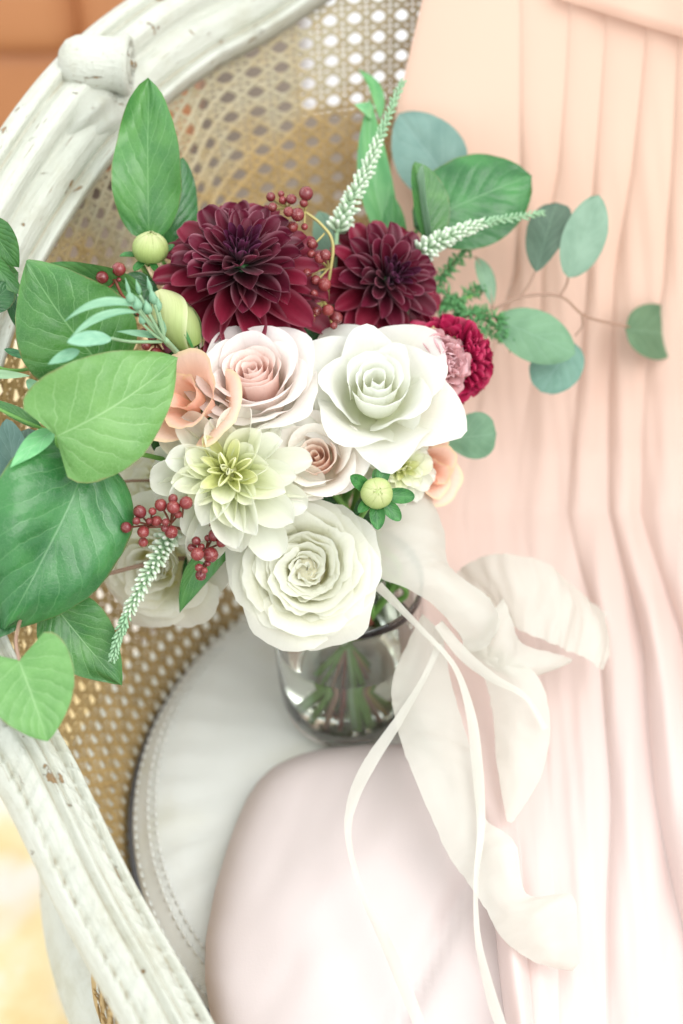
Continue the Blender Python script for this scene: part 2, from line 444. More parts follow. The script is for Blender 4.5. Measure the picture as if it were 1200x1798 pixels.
def cane_mat(name, gold, wash_lit, lo, hi):
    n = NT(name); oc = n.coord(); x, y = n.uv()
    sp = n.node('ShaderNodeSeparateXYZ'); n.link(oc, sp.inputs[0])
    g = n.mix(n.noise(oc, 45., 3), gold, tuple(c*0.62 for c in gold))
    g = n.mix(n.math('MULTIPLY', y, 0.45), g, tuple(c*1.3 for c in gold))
    ws = n.math('ADD', n.maprange(n.noise(oc, 7., 4, 0.65), 0.3, 0.7, -0.35, 0.35), n.maprange(sp.outputs[2], lo, hi))  # grey-washed by noise, paler with height: upper light put into the colour
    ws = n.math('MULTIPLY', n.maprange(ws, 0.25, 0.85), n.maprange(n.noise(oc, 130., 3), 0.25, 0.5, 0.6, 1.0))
    c = n.mix(n.math('MULTIPLY', ws, 0.75), g, wash_lit)
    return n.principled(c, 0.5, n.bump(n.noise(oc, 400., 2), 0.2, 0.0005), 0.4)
m_cane = cane_mat('cane_washed_lit', (0.48, 0.33, 0.135), (0.46, 0.44, 0.33, 1), 0.58, 0.82)
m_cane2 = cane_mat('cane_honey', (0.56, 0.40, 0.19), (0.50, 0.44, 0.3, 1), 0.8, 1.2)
tag(obj('cane_panel', cane_panel(0, m_cane), chair), 'inner woven cane, grey-washed over honey, paled towards the top as if lit', None, None, 'stuff')
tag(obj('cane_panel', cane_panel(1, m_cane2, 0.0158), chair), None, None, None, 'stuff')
# cane binding along the rail
bind = []
for i in range(0, NR, 2):
    T, N, B, hw = rail_frame(i); bind.append(railc[i] - B*(hw*0.86) - N*(hw*0.62))
m_bind = simple('cane_binding', (0.50, 0.37, 0.14), 0.5)
obj('cane_binding', mesh('binding', *tube(bind, 0.0026, 6)[:2], m_bind), chair)
# seat frame and legs
fr = [(0.205, 0.330), (0.292, 0.330), (0.300, 0.338), (0.300, 0.362), (0.294, 0.372), (0.285, 0.384), (0.262, 0.388), (0.205, 0.384)]
mt = Matrix.Translation((CX, CY, 0))
v, f, uv = lathe(fr, 96, True); obj('seat_frame', mesh('seat_frame', [mt @ p for p in v], f, m_paint, uv), chair)
for a in (AXA+142, AXA-142, AXA+40, AXA-40):
    q0 = cyl(a, 0.262, 0.335); d = Vector((math.cos(R(a)), math.sin(R(a)), 0))
    pts = catmull([q0, q0 + d*0.022 + Vector((0, 0, -0.07)), q0 + d*0.012 + Vector((0, 0, -0.19)), q0 - d*0.004 + Vector((0, 0, -0.27)), q0 + d*0.012 + Vector((0, 0, -0.335))], 6)
    obj('leg', mesh('leg', *tube(pts, lambda s: interp(s, [(0, .030), (.25, .028), (.7, .016), (.9, .014), (1, .019)]), 14)[:2], m_paint), chair)
for i in (0, NR-1):     # arm supports sweeping down from the arm ends to the seat frame
    p = railc[i]; th = railcyl[i][0]; q = cyl(th, 0.275, 0.37)
    pts = catmull([p, p*0.7+q*0.3 + Vector((0, 0, -0.01)), p*0.3+q*0.7, q], 6)
    obj('arm_support', mesh('arm_support', *tube(pts, lambda s: interp(s, [(0, .0185), (.5, .015), (1, .021)]), 14)[:2], m_paint), chair)

# ------------------------------------------------------------------ seat cushion
SEAT = 0.428
n = NT('off_white_linen'); oc = n.coord()
wv = n.node('ShaderNodeTexWave', wave_type='BANDS', bands_direction='X'); wv.inputs['Scale'].default_value = 190.; n.link(oc, wv.inputs[0]); wv.inputs['Distortion'].default_value = 1.0
wv2 = n.node('ShaderNodeTexWave', wave_type='BANDS', bands_direction='Y'); wv2.inputs['Scale'].default_value = 190.; n.link(oc, wv2.inputs[0]); wv2.inputs['Distortion'].default_value = 1.0
lc = n.mix(n.noise(oc, 14., 4), (0.64, 0.66, 0.62), (0.75, 0.77, 0.74))
lc = n.mix(n.math('MULTIPLY', n.maprange(n.noise(oc, 9., 3), 0.5, 0.7), 0.4), lc, (0.52, 0.50, 0.34, 1))
m_linen = n.principled(lc, 0.85, n.bump(n.math('ADD', wv.outputs[0], wv2.outputs[0]), 0.25, 0.0006), 0.2, 0.2)
def cush(s, t):
    a = PI*(t+1)
    prof = [(0, 0.036, 1), (0.50, 0.0355, 1), (0.86, 0.030, 1), (0.94, 0.024, 1), (0.985, 0.013, 1), (1.0, 0.0, 1), (0.985, -0.014, 1), (0.95, -0.022, 1)]
    rr = interp(s, [(0, 0), (.55, .86), (.65, .94), (.74, .985), (.82, 1.0), (.92, .985), (1, .95)])
    zz = interp(s, [(0, .0000), (.3, -.0005), (.55, -.006), (.65, -.012), (.74, -.022), (.82, -.030), (.92, -.040), (1, -.0435)])
    p = Vector((CX + rr*0.232*math.cos(a), CY + rr*0.232*math.sin(a), SEAT + zz))
    p.z += 0.0045*noise.noise(p*11)*(1-s*.7) + 0.0025*noise.noise(Vector((a*9, s*3, 2.)))*sm(s, .15, .5)*(1-sm(s, .62, .8)) + 0.0014*math.sin(a*46)*sm(s, 0.42, 0.55)*(1-sm(s, 0.6, 0.66))
    return p
cushion = thing('seat_cushion', 'round off-white linen seat cushion with stitched rim inside the cane chair', 'cushion', (CX, CY, 0.385))
COVER = obj('cover', mesh('cover', *grid(44, 160, cush)[:2], m_linen), cushion)
ring = [cyl(k*360/120, 0.2315, SEAT-0.031) for k in range(121)]
m_welt = simple('dark_welt', (0.10, 0.105, 0.12), 0.7)
obj('welt', mesh('welt', *tube(ring, 0.0032, 8, False)[:2], m_welt), COVER)
st = Acc(); sv, sf, suv = lathe([(0.0002, -.0026), (.0009, -.0016), (.0011, 0), (.0009, .0016), (.0002, .0026)], 6)
for rr, zz in ((0.2285, -0.0215), (0.219, -0.0115), (0.2135, -0.0090)):
    for k in range(190):
        p = cyl(k*360/190, rr, SEAT + zz); a = R(k*360/190)
        st.add((sv, sf, suv), Matrix.Translation(p) @ Matrix.Rotation(a, 4, 'Z') @ Matrix.Rotation(PI/2, 4, 'X'))
m_stitch = simple('stitch_thread', (0.66, 0.67, 0.63), 0.8)
tag(obj('rim_stitching', st.mesh('stitching', m_stitch), COVER), None, None, None, 'stuff')
# ------------------------------------------------------------------ floor, rug, leather seat behind
n = NT('pale_floorboards'); oc = n.coord()
fc = n.mix(n.noise(n.vscale(oc, 2, 24, 2), 1.0, 5, 0.6), (0.20, 0.105, 0.055), (0.34, 0.19, 0.10))
m_floor = n.principled(fc, 0.42, n.bump(n.noise(n.vscale(oc, 4, 60, 4), 1.0, 3), 0.1, 0.002), 0.4)
fl = mesh('floor', [(-6, -4, -0.004), (6, -4, -0.004), (6, 6, -0.004), (-6, 6, -0.004)], [(0, 1, 2, 3)], n.principled((0.25, 0.2, 0.15), 0.7))
floor = obj('floor', fl); floor['kind'] = 'structure'
fl.materials.clear(); fl.materials.append(m_floor)
bw = 0.14
bm = mesh('board', *lathe([(0, 0), (0, 0)], 3)[:2])
v = []
def board_mesh(L):
    h = bw/2 - 0.0012; z0, z1 = -0.003, 0.0
    vv = [(-L/2, -h, z0), (L/2, -h, z0), (L/2, h, z0), (-L/2, h, z0), (-L/2, -h+.0015, z1), (L/2, -h+.0015, z1), (L/2, h-.0015, z1), (-L/2, h-.0015, z1)]
    return mesh('board', vv, [(4, 5, 6, 7), (0, 1, 5, 4), (1, 2, 6, 5), (2, 3, 7, 6), (3, 0, 4, 7)], m_floor, smooth=False)
bme = board_mesh(1.796)
for i in range(-14, 22):
    for j in (-1, 0, 1):
        obj('board', bme, floor, Matrix.Translation((j*1.8 + (0.9 if i % 2 else 0.1), i*bw, 0)))
n = NT('yellow_rug_pile'); oc = n.coord()
rp = n.noise(oc, 7., 5, 0.6); rp2 = n.noise(oc, 5.0, 3)
rc = n.ramp(rp, [(0.30, (0.90, 0.83, 0.70)), (0.45, (0.84, 0.62, 0.30)), (0.55, (0.88, 0.72, 0.42)), (0.68, (0.90, 0.86, 0.79))])
rc = n.mix(n.math('MULTIPLY', n.maprange(rp2, 0.52, 0.62), 0.8), rc, (0.85, 0.78, 0.72, 1))
m_rug = n.principled(rc, 0.95, n.bump(n.noise(oc, 500., 2), 0.6, 0.004), 0.1, 0.3)
def rugf(s, t):
    p = Vector((-0.75 + t*0.52, 0.10 + (s-0.5)*2.2, 0)); p.z = 0.009 + 0.0015*noise.noise(p*6)
    e = max(abs(t), abs(2*s-1)); p.z = lerp(p.z, 0.002, sm(e, 0.985, 1.0)); return p
rug = obj('rug', mesh('rug', *grid(60, 40, rugf)[:2], m_rug)); tag(rug, 'worn yellow and cream patterned rug on the floor beside the chair', 'rug')
rug['kind'] = 'structure'; 
for k in ('label', 'category'): del rug[k]
n = NT('bright_patch_white'); oc = n.coord()
m_bright_patch = n.principled(n.mix(n.noise(oc, 8., 4), (0.80, 0.80, 0.80), (0.90, 0.90, 0.89)), 0.95, n.bump(n.noise(oc, 300., 2), 0.6, 0.004), 0.1, 0.3)
def bright_patch(s, t):
    p = Vector((0.78 + t*0.85, 2.32 + (s-0.5)*1.25, 0)); p.z = 0.011 + 0.003*noise.noise(p*5)
    e = max(abs(t), abs(2*s-1)); p.z = lerp(p.z, 0.002, sm(e, 0.98, 1.0)); return p
bright_patch_o = obj('rug', mesh('rug', *grid(50, 50, bright_patch)[:2], m_bright_patch)); bright_patch_o['kind'] = 'structure'  # pale patch added for the bright background glimpsed through the cane holes
n = NT('tan_leather'); oc = n.coord()
lc = n.mix(n.noise(oc, 3.5, 3), (0.42, 0.17, 0.075), (0.55, 0.25, 0.11))
m_leather = n.principled(lc, 0.42, n.bump(n.noise(oc, 90., 4, 0.7), 0.15, 0.002), 0.45)
def rbox(sx, sy, sz, r, seg=5, puff=0.0):
    bmv = []; 
    import bmesh
    b = bmesh.new(); bmesh.ops.create_cube(b, size=1.0)
    for q in b.verts: q.co = Vector((q.co.x*sx, q.co.y*sy, q.co.z*sz))
    bmesh.ops.bevel(b, geom=list(b.edges), offset=r, segments=seg, profile=0.5, affect='EDGES')
    if puff:
        bmesh.ops.subdivide_edges(b, edges=list(b.edges), cuts=2, use_grid_fill=True)
        for q in b.verts:
            k = (1-(2*q.co.x/sx)**2)*(1-(2*q.co.y/sy)**2)
            if q.co.z > 0: q.co.z += puff*max(0, k)
    b.verts.ensure_lookup_table()
    vv = [q.co.copy() for q in b.verts]; ff = [tuple(x.index for x in fa.verts) for fa in b.faces]; b.free(); return vv, ff
so = thing('leather_sofa', 'tan brown leather sofa blurred behind the cane chair', 'sofa', (-1.15, 1.75, 0))
def bx(name, c, s, r, puff=0., mat=None, par=None):
    vv, ff = rbox(*s, r, 5, puff); return obj(name, mesh(name, vv, ff, mat or m_leather), par or so, Matrix.Translation(c))
bx('base', (-1.15, 1.75, 0.19), (1.6, 0.86, 0.22), 0.03)
bx('seat_pad', (-1.15, 1.68, 0.37), (1.57, 0.80, 0.15), 0.05, 0.03)
bx('backrest', (-1.15, 2.12, 0.58), (1.6, 0.20, 0.62), 0.07)
bx('armrest', (-0.30, 1.72, 0.36), (0.16, 0.88, 0.50), 0.06)
bx('armrest', (-2.00, 1.72, 0.36), (0.16, 0.88, 0.50), 0.06)
for dx in (-1.85, -0.45):
    for dy in (1.38, 2.12): obj('foot', mesh('foot', *tube([Vector((dx, dy, 0.09)), Vector((dx, dy, 0.0))], lambda s: .03-.01*s, 10)[:2], m_stem_b), so)

# ------------------------------------------------------------------ dress
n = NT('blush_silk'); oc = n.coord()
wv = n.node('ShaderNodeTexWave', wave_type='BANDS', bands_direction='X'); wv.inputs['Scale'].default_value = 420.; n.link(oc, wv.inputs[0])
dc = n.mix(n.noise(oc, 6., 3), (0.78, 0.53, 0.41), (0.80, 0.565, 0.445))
ux, uy = n.uv(); dc = n.mix(n.maprange(uy, 0.22, 0.66), dc, (0.80, 0.655, 0.615, 1))  # paler towards the hem, partly strong light put into the colour
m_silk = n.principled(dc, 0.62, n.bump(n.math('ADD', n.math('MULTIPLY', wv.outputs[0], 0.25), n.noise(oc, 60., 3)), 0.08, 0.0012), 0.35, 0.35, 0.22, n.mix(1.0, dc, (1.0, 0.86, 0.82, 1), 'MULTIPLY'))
n = NT('pale_blush_lit'); oc = n.coord(); m_silk_lit = n.principled(n.mix(n.noise(oc, 6., 3), (0.68, 0.595, 0.575), (0.71, 0.625, 0.605)), 0.8, n.bump(n.math('ADD', n.noise(oc, 60., 3), n.math('MULTIPLY', n.noise(oc, 900., 2), .5)), 0.12, 0.0012), 0.15, 0.1, 0.16)  # skirt silk paled in its colour for stronger light on the fold
DEP = [(-260, 1.03), (-170, .965), (-80, .955), (0, .968), (200, .998), (450, 1.036), (700, 1.068), (800, 1.073), (900, 1.062), (1000, 1.032), (1100, 1.003), (1300, .940), (1500, .878), (1800, .798), (1950, .772), (2080, .760), (2300, .775)]
CRE = [[(-260, 770), (0, 742), (200, 694), (450, 672), (800, 690), (1000, 700), (1200, 720), (1330, 790), (1500, 860), (1800, 900), (2300, 900)],
       [(-260, 915), (0, 913), (300, 916), (480, 902), (640, 850), (900, 812), (1100, 840), (1300, 885), (1500, 920), (1800, 940), (2300, 945)],
       [(-260, 1000), (0, 1000), (300, 985), (480, 945), (700, 925), (900, 905), (1000, 930), (1300, 960), (1800, 980), (2300, 985)],
       [(-260, 1070), (0, 1066), (300, 1045), (480, 1032), (700, 1000), (900, 1002), (1000, 1030), (1100, 1062), (1400, 1070), (1800, 1066), (2300, 1070)],
       [(-260, 1140), (0, 1140), (300, 1112), (480, 1080), (700, 1075), (900, 1072), (1000, 1090), (1150, 1128), (1400, 1158), (1650, 1205), (1800, 1235), (2300, 1300)],
       [(-260, 1195), (0, 1194), (300, 1178), (500, 1168), (650, 1140), (900, 1126), (1100, 1190), (1400, 1270), (1800, 1340), (2300, 1400)],
       [(-260, 1270), (0, 1270), (450, 1270), (900, 1250), (1300, 1350), (1800, 1430), (2300, 1480)],
       [(-260, 1340), (0, 1345), (450, 1350), (900, 1350), (1300, 1430), (1800, 1520), (2300, 1580)]]
HGT = [11, 5.5, 4.6, 5, 5.5, 7, 7]
def dress_pt(s, t):
    py = lerp(-260, 2300, s); k = (t+1)/2*7; i = min(int(k), 6); a = k-i
    wb = lambda q: 16*noise.noise(Vector((q*3.7, py*.0035, .5)))*sm(py, 60, 500)
    x0 = interp(py, CRE[i]) + wb(i); x1 = interp(py, CRE[i+1]) + wb(i+1); px = lerp(x0, x1, a)
    q = a**0.72
    amp = HGT[i]*0.001*lerp(0.45, 1.25, sm(py, 40, 600))*(1.0 + 0.9*sm(py, 700, 1200))
    fade = 1 - [0, .85, .9, .35, .1, .2, .2][i]*sm(py, 480, 900) + [0, 0, .2, .5, .9, .6, .4][i]*sm(py, 850, 1150)
    bul = amp*fade*(math.sin(PI*q)**lerp(.75, 1.15, sm(py, 300, 900)))
    nz = noise.noise(Vector((px*0.004, py*0.0016, 2.3)))*0.008*sm(py, 100, 700)
    nz += noise.noise(Vector((px*0.022 + py*.002, py*0.0022, 5.1)))*0.0042*sm(py, 150, 650) + noise.noise(Vector((px*0.05 - py*.004, py*0.004, 8.1)))*0.0014*sm(py, 100, 500)
    d = interp(py, DEP)
    curve = 0.00000022*max(0, px-900)**2*1.0*(1-sm(py, 850, 1200))
    dep = d - bul - nz - curve
    p = W(px, py, dep)
    if i == 0 and py > 1200: p.z -= 0.022*(1-sm(a, 0, .9))*sm(py, 1200, 1350)
    if py > 850: p.z = max(p.z, SEAT + 0.006) if py < 1900 else p.z
    return p
def smooth_dress():
    v, f, uv = grid(170, 210, dress_pt)
    return v, f, uv
dress = thing('dress', 'blush silk dress draped over the chair back and pooled on the seat', 'dress', Wz(1000, 1300, SEAT))
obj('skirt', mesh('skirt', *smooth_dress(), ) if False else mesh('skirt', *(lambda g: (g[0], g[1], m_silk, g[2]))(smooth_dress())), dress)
# waistband: a flat band stitched across the pleats
def wband(s, t):
    px = lerp(985, 1420, s); e = interp(px, [(985, 0), (1000, 4), (1100, 36), (1200, 66), (1420, 130)])
    py = e - 100*(1-t)/2*1.0
    q = sm(abs(t), .93, 1.0)
    return W(px, py, interp(py, DEP) - 0.0145 - 0.00000022*max(0, px-900)**2 + 0.003*q + 0.0010*math.sin(px*.05))
g = grid(40, 8, wband); obj('waistband', mesh('waistband', g[0], g[1], m_silk, [(a, .05) for a, b_ in g[2]]), dress)
# big soft fold of the skirt lying on the front of the seat
LOB = [(1306, 660), (1309, 600), (1316, 560), (1327, 520), (1345, 482), (1370, 455), (1400, 435), (1440, 417), (1480, 402), (1560, 378), (1650, 361), (1720, 360), (1798, 372), (1900, 395), (2100, 470)]
def lobe(s, t):
    ss = s**1.5; py = lerp(1306, 2060, ss); xl = interp(py, LOB); a = (t+1)/2; aa = a**1.6
    px = lerp(xl, 1040, aa)
    dist = math.hypot((px-xl), 0); dtop = py-1306
    e = 1-math.exp(-dist/26); et = 1-math.exp(-dtop/16)
    rise = 0.036*math.sqrt(max(0, e*et))
    z = SEAT + 0.003 + rise + 0.005*math.sin(PI*clamp(dist/420))*sm(dtop, 0, 250)
    z += 0.003*math.exp(-((px - lerp(600, 520, ss))/60)**2)*sm(dtop, 30, 200) - 0.008*math.exp(-((px - lerp(835, 700, clamp((py-1530)/260)))/22)**2)*sm(py, 1500, 1600)
    z -= 0.012*sm(px, 760, 980)
    z += 0.004*noise.noise(Vector((px*.008, py*.006, 1.))) + 0.0014*noise.noise(Vector(((px+py*.5)*.018, (py-px*.4)*.006, 3.)))*sm(dist, 10, 120)
    p = Wz(px, py, z)
    if py > 1880: p.z -= (py-1880)*0.0009
    return p
g = grid(70, 60, lobe); obj('skirt_fold', mesh('skirt_fold', g[0], g[1], m_silk_lit, g[2]), dress)

# ------------------------------------------------------------------ vase, water
VX, VY = 0.004, 0.026; VZ = SEAT
n = NT('clear_glass'); m_glass = n.principled((0.97, 0.985, 0.98), 0.015, None, 0.5, 0, None, None, Transmission_Weight=1.0, IOR=1.45)
n = NT('vase_water'); m_water = n.principled((0.86, 0.90, 0.80), 0.0, None, 0.5, 0, None, None, Transmission_Weight=1.0, IOR=1.33)
vase = thing('glass_vase', 'round clear glass vase holding the bouquet on the seat cushion', 'vase', (VX, VY, VZ))
outp = [(0.0005, 0.0), (0.030, 0.0), (0.0365, 0.0015), (0.041, 0.006), (0.0445, 0.013), (0.0468, 0.024), (0.0485, 0.045), (0.0500, 0.075), (0.0505, 0.105), (0.0495, 0.128), (0.0500, 0.136), (0.0495, 0.1385)]
inp = [(0.0478, 0.1375), (0.0472, 0.128), (0.0480, 0.105), (0.0475, 0.075), (0.0460, 0.045), (0.0440, 0.027), (0.041, 0.0175), (0.036, 0.0125), (0.028, 0.0105), (0.0005, 0.0100)]
vm = Matrix.Translation((VX, VY, VZ+0.0005))
v, f, uv = lathe(outp + inp, 72); obj('glass_body', mesh('glass_body', [vm @ p for p in v], f, m_glass, uv), vase)
wp = [(0.0005, 0.0104), (0.028, 0.0109), (0.0357, 0.0129), (0.0407, 0.0179), (0.0437, 0.0274), (0.0457, 0.0452), (0.0472, 0.075), (0.0474, 0.082), (0.0470, 0.0822), (0.0455, 0.0812), (0.0005, 0.0808)]
v, f, uv = lathe(wp, 72); water = obj('vase_water', mesh('vase_water', [vm @ p for p in v], f, m_water, uv))
tag(water, 'water filling the lower half of the clear glass vase', 'water')

# ------------------------------------------------------------------ stems
NECK = Vector((VX, VY, VZ+0.128))
STEMN = [0]
def stem_path(head, axis, back=0.035):
    STEMN[0] += 1; a = STEMN[0]*2.39996; r = 0.010 + 0.024*((STEMN[0]*0.618) % 1)
    nk = NECK + Vector((math.cos(a)*r*1.1, math.sin(a)*r*1.1, 0))
    bt = Vector((VX - math.cos(a)*r*0.8, VY - math.sin(a)*r*0.8, VZ+0.016 + 0.006*((STEMN[0]*.37) % 1)))
    p1 = head - axis*back; head = head - axis*back*.55
    mid = p1.lerp(nk, 0.55) - axis*0.01
    if STEMN[0] % 2: return catmull([head, p1, mid, nk, nk + Vector((0, 0, -.02))], 7)
    return catmull([head, p1, mid, nk, nk.lerp(bt, .5), bt], 7)
def add_stem(root, head, axis, mat=None, r=0.0026, back=0.035, path=None):
    pts = path or stem_path(head, axis, back)
    obj('stem', mesh('stem', *tube(pts, lambda s: r*(0.8+0.35*s), 8), mat or m_stem) if False else mesh('stem', *(lambda g: (g[0], g[1], mat or m_stem, g[2]))(tube(pts, lambda s: r*(0.8+0.35*s), 8))), root)
def flower_root(name, label, cat, px, py, d, axis, mat=None, r=0.0026, group=None, back=0.035):
    h = W(px, py, d); pts = stem_path(h, axis, back)
    root = thing(name, label, cat, pts[-1], group)
    add_stem(root, h, axis, mat, r, path=pts)
    return root, h

# ------------------------------------------------------------------ dahlias
def boat(Lr, wr, cup, curl, tip, nu=9, nv=6, roll=0.0, twist=0.0, wav=0.0):
    # unit length petal along +y, inner face +z
    ph = random.random()*6
    def fn(s, t):
        s = 1-(1-s)**1.7
        wd = wr*((s+0.02)**0.55)*((1.0001-s)**tip)*1.9
        x = t*wd*0.5; z = cup*wd*(t*t)*(0.6+0.5*s)
        if roll:
            a = t*roll; rr = wd*0.5/max(roll, .1)*1.0
            x = math.sin(a)*rr; z = (1-math.cos(a))*rr
        z += curl*s*s + 0.006*math.cos(3*PI*t)*wd*3*sm(s, .2, .6) + wav*math.sin(5*s+ph+2*t)
        x += twist*s*s
        return Vector((x, s*Lr, z))
    return grid(nu, nv, fn)
def dahlia(root, head, axis, Rm, N, mats, outer=92, inner=8, wide=0.36, tip=0.5, cup=0.45, colr=None, lens=(0.22, 1.0), power=0.62, back=0.30, dome=0.18, rollin=2.2, jit=5, lift=0.0, seed=1, curl=(0.10, -0.10), name='petal', wav=0.012, f0=0.0, core=None):
    rnd = random.Random(seed); B = basis(axis, rnd.random()*6)
    base = Matrix.Translation(head) @ B
    NV = 10; vari = []
    st = random.getstate(); random.seed(seed)
    for k in range(NV):
        f = k/(NV-1)
        rl = rollin*(1-sm(f, 0.12, 0.45))
        vv = []
        for q in range(3):
            g = boat(1, wide*lerp(1.25, 1.0, f)*rnd.uniform(.92, 1.08), cup*lerp(1.3, .55, f), lerp(curl[0], curl[1], f)*rnd.uniform(.6, 1.3), tip, 10, 8, rl if rl > .25 else 0, rnd.uniform(-.05, .05), wav)
            vv.append(mesh(name, g[0], g[1], mats[min(len(mats)-1, int(f*len(mats)))], g[2]))
        vari.append(vv)
    random.setstate(st)
    for i in range(N):
        f = (i+0.5)/N; f = f0 + (1-f0)*f
        az = i*2.399963 + rnd.uniform(-.09, .09)
        tilt = lerp(inner, outer, f**power) + rnd.uniform(-jit, jit)        # from axis
        L = Rm*lerp(lens[0], lens[1], f**0.75)*rnd.uniform(.88, 1.08)
        r0 = Rm*0.16*f; z0 = Rm*(dome*(1-f) - back*f*f + lift)
        m = base @ Matrix.Rotation(az, 4, 'Z') @ Matrix.Translation((0, r0, z0)) @ Matrix.Rotation(R(90-tilt), 4, 'X') @ Matrix.Rotation(rnd.uniform(-.25, .25), 4, 'Y') @ Matrix.Rotation(rnd.uniform(-.10, .10), 4, 'Z') @ Matrix.Diagonal((L*rnd.uniform(.82, 1.15), L, L*rnd.uniform(.7, 1.5), 1))
        c = colr(f, rnd) if colr else None
        obj(name, vari[min(NV-1, int(f*NV))][rnd.randrange(3)], root, m, c)
    if core:
        g = lathe([(0.16*Rm, -.02*Rm), (.15*Rm, .08*Rm), (.09*Rm, .15*Rm), (.0005, .18*Rm)], 12); obj('disc', mesh('disc', [base @ p for p in g[0]], g[1], core, g[2]), root)
    # green receptacle behind
    pr = [(0.0005, -0.42*Rm), (0.10*Rm, -0.40*Rm), (0.20*Rm, -0.30*Rm), (0.22*Rm, -0.16*Rm), (0.15*Rm, 0.02*Rm), (0.0005, 0.08*Rm)]
    g = lathe(pr, 14); obj('receptacle', mesh('receptacle', [base @ p for p in g[0]], g[1], m_calyx, g[2]), root)

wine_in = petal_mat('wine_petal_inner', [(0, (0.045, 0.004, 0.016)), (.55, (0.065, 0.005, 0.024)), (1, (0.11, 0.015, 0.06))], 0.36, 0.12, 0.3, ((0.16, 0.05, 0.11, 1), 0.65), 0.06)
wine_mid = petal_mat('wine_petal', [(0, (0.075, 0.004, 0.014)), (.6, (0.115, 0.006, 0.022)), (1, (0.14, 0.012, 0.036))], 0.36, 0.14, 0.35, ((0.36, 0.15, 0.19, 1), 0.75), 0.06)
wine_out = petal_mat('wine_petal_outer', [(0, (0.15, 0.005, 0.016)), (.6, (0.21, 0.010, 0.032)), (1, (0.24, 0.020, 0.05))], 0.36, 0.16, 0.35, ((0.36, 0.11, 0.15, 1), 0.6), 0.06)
ax = CV(0.02, 0.52, 0.85)
r_, h_ = flower_root('dahlia', 'large burgundy dahlia in front of a tall green leaf, full face with dark centre', 'flower', 424, 466, .862, ax, back=.05)
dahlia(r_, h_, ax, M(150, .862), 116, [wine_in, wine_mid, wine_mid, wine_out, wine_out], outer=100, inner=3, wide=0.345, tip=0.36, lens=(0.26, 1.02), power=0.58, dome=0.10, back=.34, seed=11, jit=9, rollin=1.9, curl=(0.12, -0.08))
ax = CV(0.42, 0.16, 0.9)
r_, h_ = flower_root('dahlia', 'burgundy dahlia turned aside above the crimson ball flower, white rose below it', 'flower', 676, 492, .905, ax, back=.05)
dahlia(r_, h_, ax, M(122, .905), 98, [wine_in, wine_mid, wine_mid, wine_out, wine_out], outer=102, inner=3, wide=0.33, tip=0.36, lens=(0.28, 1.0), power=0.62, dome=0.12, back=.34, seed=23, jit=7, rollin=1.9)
crim = petal_mat('crimson_petal', [(0, (0.22, 0.004, 0.03)), (1, (0.48, 0.016, 0.085))], 0.42, 0.15, 0.3, ((0.5, 0.06, 0.14, 1), 0.4))
ax = CV(0.78, 0.05, 0.62)
r_, h_ = flower_root('pompon_flower', 'crimson ball-shaped pompon flower seen from the side beside the mauve bloom', 'flower', 792, 635, .902, ax)
dahlia(r_, h_, ax, M(95, .905), 160, [crim], outer=122, inner=4, wide=0.46, tip=0.34, lens=(0.45, .86), power=0.62, dome=0.30, back=.10, seed=31, jit=8, rollin=2.2, wav=.03)
m_core_c = simple('ivory_disc', (0.84, 0.80, 0.60), .6, .3, .3, .12, 900.); m_core_y = simple('cream_disc', (0.66, 0.66, 0.34), .6, None, .3, .3, 900.); m_core_p = simple('plum_disc', (0.05, 0.006, 0.03), .6, None, .3, .3, 900.)
wd_in = petal_mat('cream_petal_core', [(0, (0.62, 0.66, 0.22)), (.6, (0.78, 0.79, 0.42)), (1, (0.86, 0.85, 0.62))], 0.5, 0.3, 0.1)
wd_mid = petal_mat('cream_petal', [(0, (0.66, 0.72, 0.34)), (.45, (0.82, 0.84, 0.62)), (1, (0.90, 0.89, 0.80))], 0.5, 0.32, 0.1)
wd_out = petal_mat('ivory_petal', [(0, (0.72, 0.76, 0.48)), (.4, (0.85, 0.865, 0.74)), (1, (0.875, 0.88, 0.83))], 0.5, 0.42, 0.06)
ax = CV(-0.05, 0.16, 0.98)
r_, h_ = flower_root('dahlia', 'cream white dahlia with pale green centre and pointed cupped petals', 'flower', 404, 832, .822, ax, back=.045)
dahlia(r_, h_, ax, M(140, .822), 60, [wd_in, wd_mid, wd_out, wd_out], outer=101, inner=8, wide=0.47, tip=0.36, cup=0.75, lens=(0.20, 1.06), core=m_core_y, power=0.60, dome=0.07, back=.34, seed=5, jit=7, rollin=2.5, curl=(0.16, -0.06))
ax = CV(0.35, -0.05, 0.94)
r_, h_ = flower_root('dahlia', 'small white dahlia half hidden under the big white rose, behind a round green bud', 'flower', 700, 822, .872, ax)
dahlia(r_, h_, ax, M(72, .872), 44, [wd_in, wd_mid, wd_out], outer=95, inner=6, wide=0.55, tip=0.38, cup=0.5, lens=(0.2, 1.0), seed=8, rollin=2.4, back=.2)

